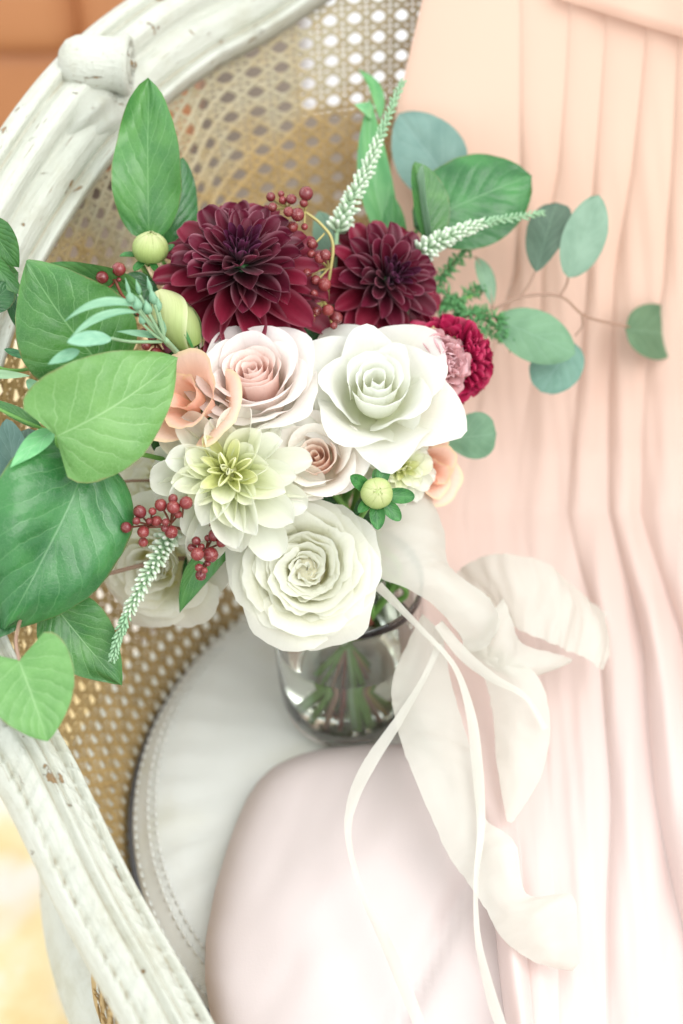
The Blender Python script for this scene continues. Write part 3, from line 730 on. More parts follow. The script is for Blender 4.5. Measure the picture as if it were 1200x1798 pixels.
# ------------------------------------------------------------------ roses
def rose_petal(phi, Wd, L, r0, z0, a0, a1, a2, cs=0.7, round_=0.22, rp=2.2, roll=0.0, ruf=0.0, spiral=0.0014, nu=14, nv=14, seed=0, taper=0.55, tipn=0.0):
    n = 40; rr = [r0]; zz = [z0]
    for k in range(n):
        s = (k+.5)/n
        a = lerp(a0, a1, sm(s, 0, 0.38)) if s < cs else lerp(a1, a2, sm(s, cs, 1.0))
        rr.append(rr[-1] + math.cos(R(a))*L/n); zz.append(zz[-1] + math.sin(R(a))*L/n)
    def fn(s, t):
        se = s*(1 - round_*abs(t)**rp + tipn*(math.exp(-(t/0.22)**2)))
        x = clamp(se)*n; i = min(int(x), n-1); k = x-i
        r = lerp(rr[i], rr[i+1], k); z = lerp(zz[i], zz[i+1], k)
        if se > 1: r += (se-1)*L*math.cos(R(a2)); z += (se-1)*L*math.sin(R(a2))
        wp = lerp(taper, 1, sm(s, 0, .55))
        ang = phi + t*Wd*wp
        e = sm(abs(t), .55, 1.0)*sm(s, .35, .95)
        r += roll*e*L; z -= roll*0.55*e*L
        r += spiral*t
        if ruf:
            q = noise.noise(Vector((t*1.8+seed*3.1, s*1.6, seed*1.7)))*ruf*L*sm(s, .15, 1.)
            q2 = noise.noise(Vector((t*4.5+seed, s*1.2, seed*.7+9)))*ruf*.45*L*sm(s, .55, 1.)
            r += q + q2; z += (q*.5 - q2*.4)
        r = max(r, 0.0004)
        return Vector((r*math.cos(ang), r*math.sin(ang), z))
    return grid(nu, nv, fn)
def rose(root, head, axis, petals, mats, colf=None, roll0=0.0, name='petal'):
    base = Matrix.Translation(head) @ basis(axis, roll0)
    N = len(petals)
    for i, k in enumerate(petals):
        mi = k.pop('m', 0); c = k.pop('c', None)
        g = rose_petal(seed=i+len(petals)*.13, **k)
        obj(name, mesh(name, g[0], g[1], mats[mi], g[2]), root, base, c)
def sepals(root, head, axis, rad, z, mat=None):
    base = Matrix.Translation(head) @ basis(axis)
    g = lathe([(0.0004, z-rad*1.0), (rad*.35, z-rad*.9), (rad*.55, z-rad*.5), (rad*.5, z-.1*rad), (rad*.3, z+.1*rad)], 12)
    obj('calyx', mesh('calyx', [base @ p for p in g[0]], g[1], mat or m_calyx, g[2]), root)
def classic(Rm, inner, outer, rnd, core_h, h, colr, open_in=84, open_out=52, curl_out=-35, Wc=1.75, Wo=0.98, core_m=0, out_m=1, roll=0.10, rmin=0.05, ruf=0.05, tipn=0.03, roundo=.22, rpo=2.4, jit=0):
    P = []
    az = rnd.random()*6
    for i in range(inner):
        f = i/(inner-1); az += 2.399963 + rnd.uniform(-.2, .2)
        r0 = Rm*lerp(rmin*.3, 0.20, f); 
        L = core_h*lerp(0.92, 1.06, f)
        a1 = lerp(93, open_in, f)
        P.append(dict(phi=az, Wd=lerp(Wc, 1.15, f), L=L, r0=r0, z0=-core_h*.55, a0=lerp(60, 30, f), a1=a1, a2=lerp(84, 52, f), cs=lerp(.9, .78, f), round_=.10, spiral=Rm*0.045, ruf=ruf*.5, m=core_m, c=colr(f*.55, rnd)))
    for i in range(outer):
        f = i/(outer-1); az += 2.399963 + rnd.uniform(-.15, .15)
        a1 = lerp(open_in-4, open_out, f**.9) + rnd.uniform(-jit, jit)
        L = h*lerp(.95, 1.12, f)
        P.append(dict(phi=az, Wd=lerp(1.12, Wo, f), L=L, r0=Rm*lerp(.20, .16, f), z0=-core_h*lerp(.60, .80, f), a0=lerp(18, 0, f), a1=a1, a2=lerp(38, curl_out, f), cs=lerp(.74, .60, f), round_=roundo, rp=rpo, roll=lerp(.02, roll, f), ruf=ruf, tipn=tipn*f*2, spiral=Rm*0.03, nu=18, nv=18, m=out_m, c=colr(.55+.45*f, rnd)))
    return P
blush_in = petal_mat('blush_petal_core', [(0, (0.90, 0.56, 0.48)), (.6, (0.91, 0.68, 0.61)), (1, (0.93, 0.82, 0.77))], 0.5, 0.42, 0.08)
blush_out = petal_mat('blush_petal', [(0, (0.90, 0.80, 0.65)), (.5, (0.92, 0.85, 0.79)), (1, (0.93, 0.89, 0.865))], 0.5, 0.46, 0.06)
white_p = petal_mat('white_rose_petal', [(0, (0.80, 0.84, 0.60)), (.4, (0.88, 0.89, 0.79)), (1, (0.89, 0.895, 0.855))], 0.5, 0.55, 0.05)
white_g = petal_mat('garden_rose_petal', [(0, (0.80, 0.78, 0.42)), (.35, (0.89, 0.885, 0.73)), (1, (0.90, 0.90, 0.83))], 0.5, 0.58, 0.06)
peach_p = petal_mat('peach_petal', [(0, (0.88, 0.70, 0.44)), (.45, (0.89, 0.58, 0.43)), (.9, (0.90, 0.61, 0.49)), (1, (0.87, 0.66, 0.42))], 0.5, 0.3, 0.1)
wcol = lambda f, r: (1, 1, 1)
rnd = random.Random(3)
ax = CV(-0.08, 0.55, 0.83); Rm = M(82, .838)
r_, h_ = flower_root('rose', 'blush rose with spiralled salmon pink centre below the large burgundy dahlia', 'flower', 446, 668, .838, ax, back=.05)
rose(r_, h_, ax, classic(Rm, 12, 13, rnd, Rm*1.35, Rm*1.72, lambda f, r: (1, lerp(.97, 1.0, f), lerp(.96, 1, f)), 84, 64, 14, 1.8, 1.02, 0, 1, .07, ruf=.05, tipn=.03, jit=3), [blush_in, blush_out], roll0=.6)
sepals(r_, h_, ax, Rm*.4, -Rm*1.1)
rnd = random.Random(14)
ax = CV(0.04, 0.38, 0.92); Rm = M(104, .838)
r_, h_ = flower_root('rose', 'large open white rose with pointed rolled petals, between blush rose and mauve bloom', 'flower', 660, 680, .842, ax, back=.05)
rose(r_, h_, ax, classic(Rm, 9, 12, rnd, Rm*1.08, Rm*1.42, wcol, 83, 34, -45, 1.5, .95, 0, 0, .24, rmin=.16, ruf=.075, tipn=.06, roundo=.46, rpo=1.55, jit=9), [white_p], roll0=1.1)
sepals(r_, h_, ax, Rm*.3, -Rm*.85)
rnd = random.Random(21)
ax = CV(-0.10, 0.28, 0.95); Rm = M(66, .840)
r_, h_ = flower_root('rose', 'small peach-centred cream rose tucked between white dahlia and large white rose', 'flower', 556, 806, .840, ax, back=.04)
rose(r_, h_, ax, classic(Rm, 9, 9, rnd, Rm*1.05, Rm*1.5, lambda f, r: (1, lerp(1.0, 1.0, f), lerp(.92, 1, f)), 82, 52, 5, 1.8, 1.05, 0, 1, .06, ruf=.05), [blush_in, blush_out], roll0=2.0)
sepals(r_, h_, ax, Rm*.5, -Rm*.65)
# ruffled garden roses
def ruffled(Rm, rnd, nin, nout, mat=0, flat=34):
    P = []; az = 0
    for i in range(nin):
        f = (i+.5)/nin; az = i*2.399963*1.0 + rnd.uniform(-.5, .5)
        P.append(dict(phi=az, Wd=rnd.uniform(.7, 1.1)*lerp(1.5, .9, f), L=Rm*lerp(.44, .72, f)*rnd.uniform(.85, 1.15), r0=Rm*lerp(.01, .48, f), z0=-Rm*lerp(.34, .34, f), a0=lerp(80, 35, f), a1=lerp(103, 62, f) + rnd.uniform(-9, 9), a2=lerp(70, 14, f) + rnd.uniform(-20, 20), cs=.62, round_=.16, ruf=.14, spiral=Rm*.05, m=mat, nu=12, nv=14))
    for i in range(nout):
        f = i/(nout-1); az += 2.399963
        P.append(dict(phi=az, Wd=rnd.uniform(.62, .8), L=Rm*lerp(.95, 1.24, f)*rnd.uniform(.93, 1.05), r0=Rm*.14, z0=-Rm*lerp(.42, .55, f), a0=4, a1=lerp(54, flat, f), a2=lerp(15, -30, f), cs=.58, round_=.20, ruf=.08, spiral=Rm*.04, m=mat, nu=16, nv=16, roll=.04))
    return P
rnd = random.Random(33)
ax = CV(0.0, 0.10, 0.99); Rm = M(123, .845)
r_, h_ = flower_root('garden_rose', 'big ruffled many-petalled white garden rose hanging over the vase rim', 'flower', 540, 1000, .846, ax, back=.03)
rose(r_, h_, ax, ruffled(Rm, rnd, 40, 18, flat=46), [white_g], roll0=.4)
g = lathe([(.26*Rm, -.34*Rm), (.24*Rm, -.16*Rm), (.15*Rm, -.04*Rm), (.0005, .0)], 16); obj('disc', mesh('disc', [Matrix.Translation(h_) @ basis(ax) @ p for p in g[0]], g[1], m_core_c, g[2]), r_)
rnd = random.Random(39)
ax = CV(-0.35, -0.30, 0.88); Rm = M(104, .885)
r_, h_ = flower_root('garden_rose', 'white ruffled bloom behind the lower berry cluster and white flower spike', 'flower', 272, 1000, .885, ax, back=.02)
rose(r_, h_, ax, ruffled(Rm, rnd, 22, 12, flat=22), [white_g], roll0=2.4)
rnd = random.Random(41)
ax = CV(-0.55, 0.1, 0.83); Rm = M(82, .895)
r_, h_ = flower_root('garden_rose', 'pale cream bloom mostly hidden behind big leaf and white dahlia', 'flower', 262, 850, .895, ax, back=.02)
rose(r_, h_, ax, ruffled(Rm, rnd, 14, 10, flat=30), [white_g], roll0=.9)
# peach lisianthus-like blooms: a few broad petals
def cupbloom(Rm, rnd, n=8, op=62, curl=-10, ruf=.10):
    P = []; az = rnd.random()*6
    for i in range(n):
        f = i/(n-1); az += 2.399963
        P.append(dict(phi=az, Wd=lerp(1.5, .95, f), L=Rm*lerp(1.0, 1.5, f), r0=Rm*lerp(.06, .14, f), z0=-Rm*lerp(.45, .7, f), a0=lerp(60, 10, f), a1=lerp(86, op, f), a2=lerp(70, curl, f), cs=.62, round_=.2, ruf=ruf, spiral=Rm*.06, nu=16, nv=16, m=0, c=(1, lerp(.92, 1.05, f), lerp(.9, 1.08, f))))
    return P
rnd = random.Random(51); ax = CV(-0.38, 0.22, 0.90); Rm = M(90, .832)
r_, h_ = flower_root('lisianthus', 'peach bloom with broad folded petals beside the blush rose', 'flower', 334, 704, .824, ax, back=.03)
rose(r_, h_, ax, cupbloom(Rm, rnd, 7, 56, 12, .09), [peach_p], roll0=.3)
sepals(r_, h_, ax, Rm*.5, -Rm*.6)
rnd = random.Random(57); ax = CV(0.55, -0.25, 0.80); Rm = M(62, .895)
r_, h_ = flower_root('lisianthus', 'peach bloom peeking out beneath the large white rose next to grey-green leaf', 'flower', 752, 828, .895, ax, back=.02)
rose(r_, h_, ax, cupbloom(Rm, rnd, 8, 52, 0, .14), [peach_p], roll0=1.3)
# mauve ruffled bloom with yellow bracts
mauve = petal_mat('mauve_petal', [(0, (0.55, 0.40, 0.22)), (.5, (0.66, 0.33, 0.34)), (1, (0.78, 0.52, 0.55))], 0.5, 0.25, 0.25)
bract = petal_mat('bract_petal', [(0, (0.66, 0.66, 0.22)), (1, (0.80, 0.66, 0.42))], 0.5, 0.25, 0.2)
rnd = random.Random(61); ax = CV(0.55, 0.12, 0.82); Rm = M(74, .87)
r_, h_ = flower_root('scabiosa', 'small mauve pink frilled bloom with yellowish outer petals, against the crimson flower', 'flower', 763, 644, .880, ax, back=.02)
dahlia(r_, h_, ax, Rm, 84, [mauve, mauve, mauve, bract], outer=100, inner=5, wide=0.55, tip=0.20, lens=(.45, .9), dome=.25, back=.2, seed=63, jit=16, wav=.06, rollin=1.6)
# ------------------------------------------------------------------ leaves
SH = {'ovate': (.52, .95), 'broad': (.48, .72), 'ell': (.62, .66), 'lance': (.75, 1.05), 'round': (.5, .5), 'spoon': (.8, .45), 'heart': (.36, .86)}
def leaf_grid(base, tip, wpx, shape='ovate', roll=0, fold=.15, bend=0.04, curl=.0, wave=.012, cord=0.0, sway=0.0, seed=0, nu=22, nv=14, tipbend=0.0, half=None):
    B = W(*base); T = W(*tip); ax = T-B; L = ax.length; ax.normalize()
    vw = (CAM - (B+T)/2).normalized(); n0 = (vw - ax*vw.dot(ax)).normalized()
    q = Matrix.Rotation(R(roll), 3, ax); n0 = q @ n0; side = ax.cross(n0)
    a, b = SH[shape]; pk = a/(a+b); mx = pk**a*(1-pk)**b
    hw = M(wpx/2, (base[2]+tip[2])/2)
    def fn(s, t):
        s2 = clamp(s, 0.0, 1.0)
        wd = ((s2+1e-5)**a)*((1.00001-s2)**b)/mx*hw
        tt = t
        if half: tt = t if (t > 0) == (half > 0) else t*0.25
        z = fold*abs(tt)*wd - curl*tt*tt*hw + bend*L*4*s2*(1-s2) - tipbend*L*s2**3
        z += wave*L*(noise.noise(Vector((s2*2.6+seed*1.3, tt*1.4, seed*.77)))*1.6*(.25+abs(tt)) + 0.35*math.sin(s2*15+seed)*abs(tt)**2)
        al = s2*L - cord*L*(wd/hw)*1.5*abs(tt)**1.4*(1-s2)**3
        edge = 0.018*hw*noise.noise(Vector((s2*14, seed*3.3, (1 if tt > 0 else -1)*2.)))*(1 if abs(tt) > .9 else 0)
        return B + ax*al + side*(tt*wd + edge + sway*L*4*s2*(1-s2)) + n0*z
    return grid(nu, nv, fn)
LS = [0]
def leaf(root, base, tip, wpx, mat, col=None, name='leaf', **k):
    LS[0] += 1; k.setdefault('seed', LS[0]*1.37)
    g = leaf_grid(base, tip, wpx, **k)
    return obj(name, mesh(name, g[0], g[1], mat, g[2]), root, None, col)
def twig(root, pts, r0, r1, mat, name='stem', n=6):
    P = catmull([W(*p) if isinstance(p, tuple) else p for p in pts], 6)
    g = tube(P, lambda s: lerp(r0, r1, s), n); return obj(name, mesh(name, g[0], g[1], mat, g[2]), root)
def branch(name, label, cat, pts, mat, r0=.0022, r1=.0012, group=None):
    STEMN[0] += 1; a = STEMN[0]*2.39996; r = 0.010 + 0.024*((STEMN[0]*0.618) % 1)
    nk = NECK + Vector((math.cos(a)*r, math.sin(a)*r, 0)); bt = Vector((VX - math.cos(a)*r*.8, VY - math.sin(a)*r*.8, VZ+.018))
    root = thing(name, label, cat, bt, group)
    if STEMN[0] % 2: root.matrix_basis = Matrix.Translation(nk + Vector((0, 0, -.02)))
    twig(root, ([bt, bt.lerp(nk, .5), nk] if STEMN[0] % 2 == 0 else [nk + Vector((0, 0, -.02)), nk]) + pts, r0, r1, mat); return root

b = branch('leafy_branch', 'tall glossy green leaves rising behind the burgundy dahlia against the cane', 'leaves', [(420, 640, .93), (300, 480, .90), (268, 420, .893)], m_stem)
leaf(b, (262, 425, .890), (262, 138, .875), 122, m_salal, (1.25, 1.2, 1.25), shape='broad', roll=-8, fold=.12, bend=.05, wave=.055)
leaf(b, (298, 440, .905), (322, 276, .905), 82, m_salal_d, (1.3, 1.3, 1.2), shape='broad', roll=28, fold=.1, bend=.03)
b = branch('leafy_branch', 'branch of veined heart-shaped leaves leaning left over the cane arm', 'leaves', [(420, 700, .91), (300, 650, .865), (205, 640, .825)], m_stem)
leaf(b, (196, 660, .822), (46, 458, .800), 215, m_salal, (1.05, 1.05, .95), shape='ovate', roll=-14, fold=.16, bend=.05, wave=.04, curl=.10, sway=-.02)
leaf(b, (250, 520, .858), (72, 464, .850), 96, m_salal, (1.2, 1.15, 1.25), shape='ovate', roll=-26, fold=.3, bend=.07, wave=.03)
leaf(b, (275, 500, .87), (190, 548, .865), 80, m_salal_d, None, shape='ovate', roll=10)
b = branch('leafy_branch', 'branch with a pale green heart-shaped leaf over darker glossy leaves, front left', 'leaves', [(420, 860, .90), (260, 800, .84), (120, 790, .79), (100, 766, .772)], m_stem)
leaf(b, (100, 765, .770), (316, 628, .785), 214, m_salal_l, (1.05, 1.08, 1.0), shape='heart', roll=8, fold=.14, bend=.06, wave=.045, cord=.16, sway=.03, tipbend=.05, curl=.16)
leaf(b, (160, 792, .806), (8, 1105, .782), 262, m_salal_d, (1.5, 1.45, 1.4), shape='broad', roll=-14, fold=.22, bend=.08, wave=.065, cord=.05, curl=.30)
leaf(b, (88, 1052, .815), (214, 1204, .822), 126, m_salal, None, shape='ovate', roll=10, fold=.3, bend=.06, wave=.045, curl=.15)
leaf(b, (40, 1040, .80), (-30, 1120, .79), 80, m_salal_d, None, shape='broad', roll=10)
leaf(b, (282, 722, .868), (292, 818, .866), 62, m_salal_d, (.9, .9, .9), shape='ovate', roll=-15)
b = branch('leafy_branch', 'drooping twig ending in a pale soft-green folded heart-shaped leaf above the arm', 'leaves', [(380, 980, .90), (180, 1010, .87), (60, 1060, .82), (30, 1112, .768), (34, 1160, .752)], m_stem_b, .002, .0009)
leaf(b, (34, 1160, .752), (84, 1302, .748), 165, m_salal_l, (1.0, 1.08, 1.05), shape='heart', roll=-8, fold=.30, bend=.04, wave=.012, cord=.30)
b = branch('leafy_branch', 'large dark green quilted leaf to the right of the dahlias before the dress', 'leaves', [(620, 640, .95), (690, 480, .945), (735, 400, .94)], m_stem)
leaf(b, (728, 398, .938), (934, 308, .945), 168, m_salal_d, (1.35, 1.35, 1.25), shape='ell', roll=-14, fold=-.10, bend=.05, wave=.025, curl=.05)
leaf(b, (752, 438, .930), (728, 284, .925), 84, m_salal, None, shape='ell', roll=42, fold=.55, bend=.03, wave=.01)
leaf(b, (760, 432, .926), (742, 288, .918), 48, m_euc, (1.9, 1.7, 1.7), shape='ell', roll=-62, fold=.25, bend=.05, wave=.01)
leaf(b, (620, 545, .945), (560, 370, .945), 70, m_euc, None, shape='ell', roll=10)
b = branch('blade_foliage', 'narrow upright light green leaves with curled tips behind the white flower spike', 'leaves', [(590, 640, .96), (640, 480, .955), (660, 400, .955)], m_stem)
leaf(b, (690, 440, .955), (650, 172, .955), 62, m_blade, None, shape='lance', roll=14, fold=.3, bend=-.02, sway=-.05, wave=.008)
leaf(b, (655, 205, .960), (622, 184, .945), 26, m_blade, (1.7, 1.4, 1.8), shape='lance', roll=30, fold=.2, bend=.2)
leaf(b, (668, 210, .975), (628, 122, .985), 22, m_blade, None, shape='lance', roll=20, fold=.3, bend=.1, sway=.1)
leaf(b, (700, 470, .95), (690, 340, .955), 58, m_blade, (.7, .8, .7), shape='lance', roll=-30)
b = branch('curved_leaf', 'long curved green leaf hanging beside the lower berries above the seat', 'leaves', [(470, 900, .88), (425, 935, .862)], m_stem)
leaf(b, (424, 930, .862), (316, 1076, .868), 62, m_salal, (1.15, 1.15, 1.25), shape='lance', roll=-38, fold=.35, bend=.02, sway=.17, wave=.006)
# eucalyptus
b = branch('eucalyptus_branch', 'eucalyptus twig with round grey-green leaves in front of the blush dress', 'leaves', [(640, 640, .95), (760, 575, .95), (866, 542, .955), (915, 521, .958), (984, 520, .96), (1030, 556, .975), (1105, 574, 1.0)], m_stem_b, .0016, .0008)
twig(b, [(915, 521, .958), (930, 498, .957), (940, 476, .955)], .0009, .0007, m_stem_b)
twig(b, [(984, 520, .96), (995, 500, .958), (998, 486, .953)], .0009, .0007, m_stem_b)
twig(b, [(1022, 553, .965), (1023, 572, .968), (1010, 590, .97)], .0008, .0006, m_stem_b)
twig(b, [(866, 542, .955), (858, 500, .957), (835, 450, .96)], .0010, .0007, m_stem_b)
twig(b, [(866, 542, .955), (868, 555, .952), (872, 562, .95)], .0010, .0008, m_stem_b)
leaf(b, (942, 478, .955), (978, 356, .965), 84, m_euc, (.62, .62, .64), shape='spoon', roll=-30, fold=.05, bend=.02)
leaf(b, (998, 488, .953), (1052, 342, .948), 78, m_euc, (1.25, 1.2, 1.25), shape='ell', roll=14, fold=.10, bend=.02)
leaf(b, (872, 560, .950), (1010, 622, .945), 92, m_euc, (.95, 1.12, .9), shape='ell', roll=-12, fold=-.08, bend=.04)
leaf(b, (1006, 600, .968), (950, 688, .964), 92, m_euc_b, (.75, .9, .8), shape='round', roll=12, fold=.05, bend=.03)
leaf(b, (1098, 578, 1.0), (1192, 588, 1.045), 98, m_euc, (.70, .78, .62), shape='round', roll=-10, fold=.05, bend=.02)
leaf(b, (838, 452, .96), (866, 540, .955), 34, m_euc, (1.2, 1.2, 1.1), shape='lance', roll=-30, fold=.3)
b = branch('eucalyptus_branch', 'broad blue-green eucalyptus leaf standing behind the dark quilted leaf', 'leaves', [(660, 640, .97), (720, 460, .98), (742, 300, .985)], m_stem_b, .0016, .001)
leaf(b, (800, 330, .982), (700, 200, .985), 128, m_euc_b, (.95, 1.0, 1.0), shape='broad', roll=-10, fold=.12, bend=.03)
b = branch('eucalyptus_branch', 'notched grey-green leaf below the crimson flower beside the peach bloom', 'leaves', [(680, 820, .93), (760, 790, .935)], m_stem_b, .0016, .001)
leaf(b, (778, 770, .932), (872, 762, .935), 84, m_euc, (.85, 1.0, .85), shape='spoon', roll=10, fold=-.05, bend=.03, wave=.02)
b = branch('eucalyptus_branch', 'smoky grey-blue eucalyptus leaves against the cane at the left arm', 'leaves', [(330, 860, .90), (150, 850, .86), (60, 830, .845), (10, 860, .84)], m_stem_b, .0014, .0008)
leaf(b, (30, 868, .842), (12, 735, .835), 58, m_euc_b, (.8, .85, .85), shape='ell', roll=10)
leaf(b, (52, 850, .848), (50, 752, .85), 62, m_euc, (.62, .62, .68), shape='round', roll=-20)
leaf(b, (18, 880, .842), (-30, 960, .835), 90, m_euc, (.7, .7, .75), shape='round', roll=0)
leaf(b, (5, 850, .84), (-55, 790, .83), 80, m_euc_b, None, shape='round')
# slender soft-leaved sprays at the left edge
b = branch('ruscus_spray', 'slender arching green leaves poking out past the left cane', 'leaves', [(300, 760, .89), (160, 760, .85), (90, 758, .80), (-40, 700, .79)], m_stem, .0016, .0008)
leaf(b, (92, 757, .790), (18, 822, .770), 38, m_soft, (.8, 1.15, .75), shape='ovate', roll=18, fold=.3, bend=.05)
leaf(b, (74, 752, .80), (-25, 700, .80), 26, m_salal, None, shape='lance', roll=20, fold=.3)
b = branch('ruscus_spray', 'dark glossy pointed leaves crossing the carved rail at the left edge', 'leaves', [(300, 660, .90), (150, 620, .87), (40, 650, .84), (-20, 630, .83), (-40, 540, .825)], m_stem, .0016, .0009)
leaf(b, (-35, 505, .825), (32, 478, .845), 100, m_salal, (.8, .8, .8), shape='ovate', roll=10, fold=.2)
leaf(b, (-30, 440, .83), (46, 522, .83), 38, m_salal, (1.0, 1.05, 1.1), shape='lance', roll=15, fold=.3, bend=.06)
leaf(b, (14, 490, .84), (42, 592, .845), 26, m_salal_d, None, shape='lance', roll=-20, fold=.3, sway=.06)
leaf(b, (-25, 385, .82), (34, 470, .83), 70, m_salal, (.8, .85, .8), shape='ovate', roll=20, fold=.2, bend=.05)
leaf(b, (-30, 545, .82), (20, 500, .83), 54, m_salal_d, None, shape='ell', roll=0)
leaf(b, (-30, 655, .83), (55, 660, .815), 16, m_stem_p, None, shape='lance')
leaf(b, (46, 672, .812), (90, 684, .80), 26, m_soft, (.9, 1.0, .9), shape='lance', roll=25, fold=.3)
leaf(b, (8, 613, .84), (62, 632, .835), 14, m_salal_d, (1.5, 1.6, 1.9), shape='lance')
# fern-like filler at the right
b = branch('feathery_filler', 'fine feathery green filler sprigs between burgundy dahlia and eucalyptus twig', 'foliage', [(680, 600, .94), (760, 545, .945), (830, 520, .95)], m_stem, .0014, .0008)
rf = random.Random(71); ac = Acc()
for (x0, y0, x1, y1, dd) in ((735, 480, 900, 590, .95), (740, 530, 880, 560, .948), (760, 500, 830, 430, .955), (770, 560, 905, 600, .952), (755, 545, 850, 505, .957), (800, 520, 820, 610, .955)):
    P = catmull([W(x0, y0, dd), W((x0+x1)/2 + rf.uniform(-8, 8), (y0+y1)/2 + rf.uniform(-10, 10), dd-.004), W(x1, y1, dd)], 7); ac.add(tube(P, lambda s: lerp(.0009, .0004, s), 5))
    for q in P[3:]:
        for k in range(7):
            dv = CV(rf.uniform(-1, 1), rf.uniform(-1, 1), rf.uniform(-.4, .8))*rf.uniform(.004, .009)
            ac.add(tube([q, q+dv*.6, q+dv], lambda s: .0010*math.sin(PI*(.15+.8*s)), 4))
tag(obj('needles', ac.mesh('needles', m_blade), b), None, None, None, 'stuff')

# ------------------------------------------------------------------ green fillers inside the bouquet
b = branch('foliage_sprig', 'dark green leaves packed between the blooms in the heart of the bouquet', 'leaves', [(480, 820, .92), (470, 720, .915)], m_stem)
for (x0, y0, x1, y1, wd, dd) in ((470, 700, 380, 600, 80, .895), (520, 640, 560, 520, 84, .915), (600, 760, 560, 620, 90, .90), (470, 900, 330, 940, 96, .90), (520, 900, 600, 830, 90, .895), (640, 860, 730, 760, 90, .91), (560, 800, 460, 780, 90, .893), (330, 700, 300, 580, 70, .888), (360, 960, 330, 1060, 60, .895), (620, 900, 700, 900, 70, .90)):
    leaf(b, (x0, y0, dd), (x1, y1, dd), wd, m_salal_d, (.8, .8, .8), shape='ovate', roll=random.uniform(-25, 25))

# ------------------------------------------------------------------ berries
n = NT('berry_skin'); x, y = n.uv(); oi = n.node('ShaderNodeObjectInfo'); oc = n.coord()
bc = n.mix(n.noise(oc, 260., 3), (0.17, 0.018, 0.02), (0.30, 0.055, 0.05))
bc = n.mix(n.math('MULTIPLY', oi.outputs['Random'], 0.55), bc, (0.075, 0.006, 0.014, 1))
bc = n.mix(n.maprange(y, 0.20, 0.05), bc, (0.42, 0.33, 0.10, 1))
seg = n.math('ABSOLUTE', n.math('SUBTRACT', n.math('FRACT', n.math('MULTIPLY', x, 5.)), .5))
bc = n.mix(n.math('MULTIPLY', n.maprange(seg, .0, .07, 1., 0.), n.maprange(y, .55, .95)), bc, (0.50, 0.22, 0.16, 1))
m_berry = n.principled(bc, 0.22, n.bump(n.noise(oc, 300., 2), .08, .0006), 0.55)
def berry_mesh(sq):
    pr = [(.02, -1.0), (.34, -1.02), (.48, -.93), (.62, -.80), (.90, -.40), (1.0, .05), (.93, .42), (.72, .74), (.42, .95), (.20, 1.02), (.02, 1.12)]
    g = lathe([(r, z*sq) for r, z in pr], 14)
    v = [Vector((p.x*(1+.035*math.cos(5*math.atan2(p.y, p.x))*sm(p.z, -.2, .8)), p.y*(1+.035*math.cos(5*math.atan2(p.y, p.x))*sm(p.z, -.2, .8)), p.z)) for p in g[0]]
    return mesh('berry', v, g[1], m_berry, g[2])
BM = [berry_mesh(1.0), berry_mesh(1.1), berry_mesh(.93)]
def berries(label, stempts, lst, mat, d, hub):
    b = branch('berry_sprig', label, 'berries', stempts, mat, .0014, .0009, 'berry sprigs in the bouquet')
    rb = random.Random(len(label))
    for q in lst:
        px, py, r = q[:3]; dd = d + (q[3] if len(q) > 3 else rb.uniform(-.006, .006))
        P = W(px, py, dd); H = min((W(*h) for h in hub), key=lambda z: (z-P).length)
        dr = (P-H).normalized(); dr = (dr + CV(rb.uniform(-.3, .3), rb.uniform(-.2, .3), rb.uniform(.1, .7))*.6).normalized()
        rm = M(r, dd)*rb.uniform(.72, 1.12)
        mw = Matrix.Translation(P) @ basis(dr, rb.random()*6) @ Matrix.Scale(rm, 4)
        o = obj('berry', BM[rb.randrange(3)], b, mw)
        e = P - dr*rm*.95
        g = tube(catmull([H, H.lerp(e, .55) - CV(0, 0, 1)*.002, e], 4), .00065, 5); obj('stalk', mesh('stalk', g[0], g[1], mat, g[2]), b)
    return b
berries('red berries on an olive twig rising between the two burgundy dahlias', [(580, 620, .93), (575, 520, .895), (585, 432, .883), (565, 395, .881), (535, 372, .880)],
        [(476, 346, 11), (479, 364, 9), (494, 341, 8), (497, 352, 7), (512, 350, 10), (538, 340, 12), (534, 357, 10), (523, 377, 14), (507, 372, 9), (514, 398, 10), (548, 428, 10), (547, 446, 9), (572, 448, 13), (562, 453, 10), (535, 398, 8), (570, 500, 13), (555, 492, 10), (552, 516, 10), (556, 547, 11), (576, 545, 11), (590, 558, 11), (548, 560, 8), (586, 572, 8), (532, 540, 9), (540, 480, 9), (520, 556, 8)], m_stem_o, .864,
        [(535, 372, .880), (505, 365, .880), (570, 410, .882), (578, 470, .885), (570, 530, .888)])
berries('two dark red berries on a red twig over the leaves near the green bud', [(330, 640, .90), (250, 560, .865), (216, 520, .85), (203, 492, .846)], [(180, 487, 12, 0), (209, 473, 12, 0), (209, 491, 6, .003), (188, 507, 5, .004)], m_stem_r, .842, [(203, 492, .846), (212, 512, .85)])
berries('dark red berries under the twisted green bud beside the peach bloom', [(360, 680, .90), (300, 630, .875), (272, 600, .865)], [(257, 607, 8), (274, 621, 14), (268, 592, 8), (362, 618, 11), (252, 583, 6)], m_stem_r, .858, [(272, 602, .866), (300, 630, .872)])
berries('cluster of red berries over the white bloom at the lower left', [(430, 940, .885), (350, 935, .845), (300, 925, .822), (262, 925, .818)],
        [(246, 899, 14), (222, 926, 12), (252, 934, 14), (275, 915, 12), (268, 898, 9), (305, 891, 11), (304, 876, 10), (327, 883, 13), (283, 887, 13), (301, 934, 11), (291, 917, 9), (240, 915, 8), (313, 903, 9), (290, 928, 8), (252, 952, 10, .01), (262, 915, 8)], m_stem_r, .806,
        [(262, 922, .818), (300, 920, .820), (318, 918, .822)])
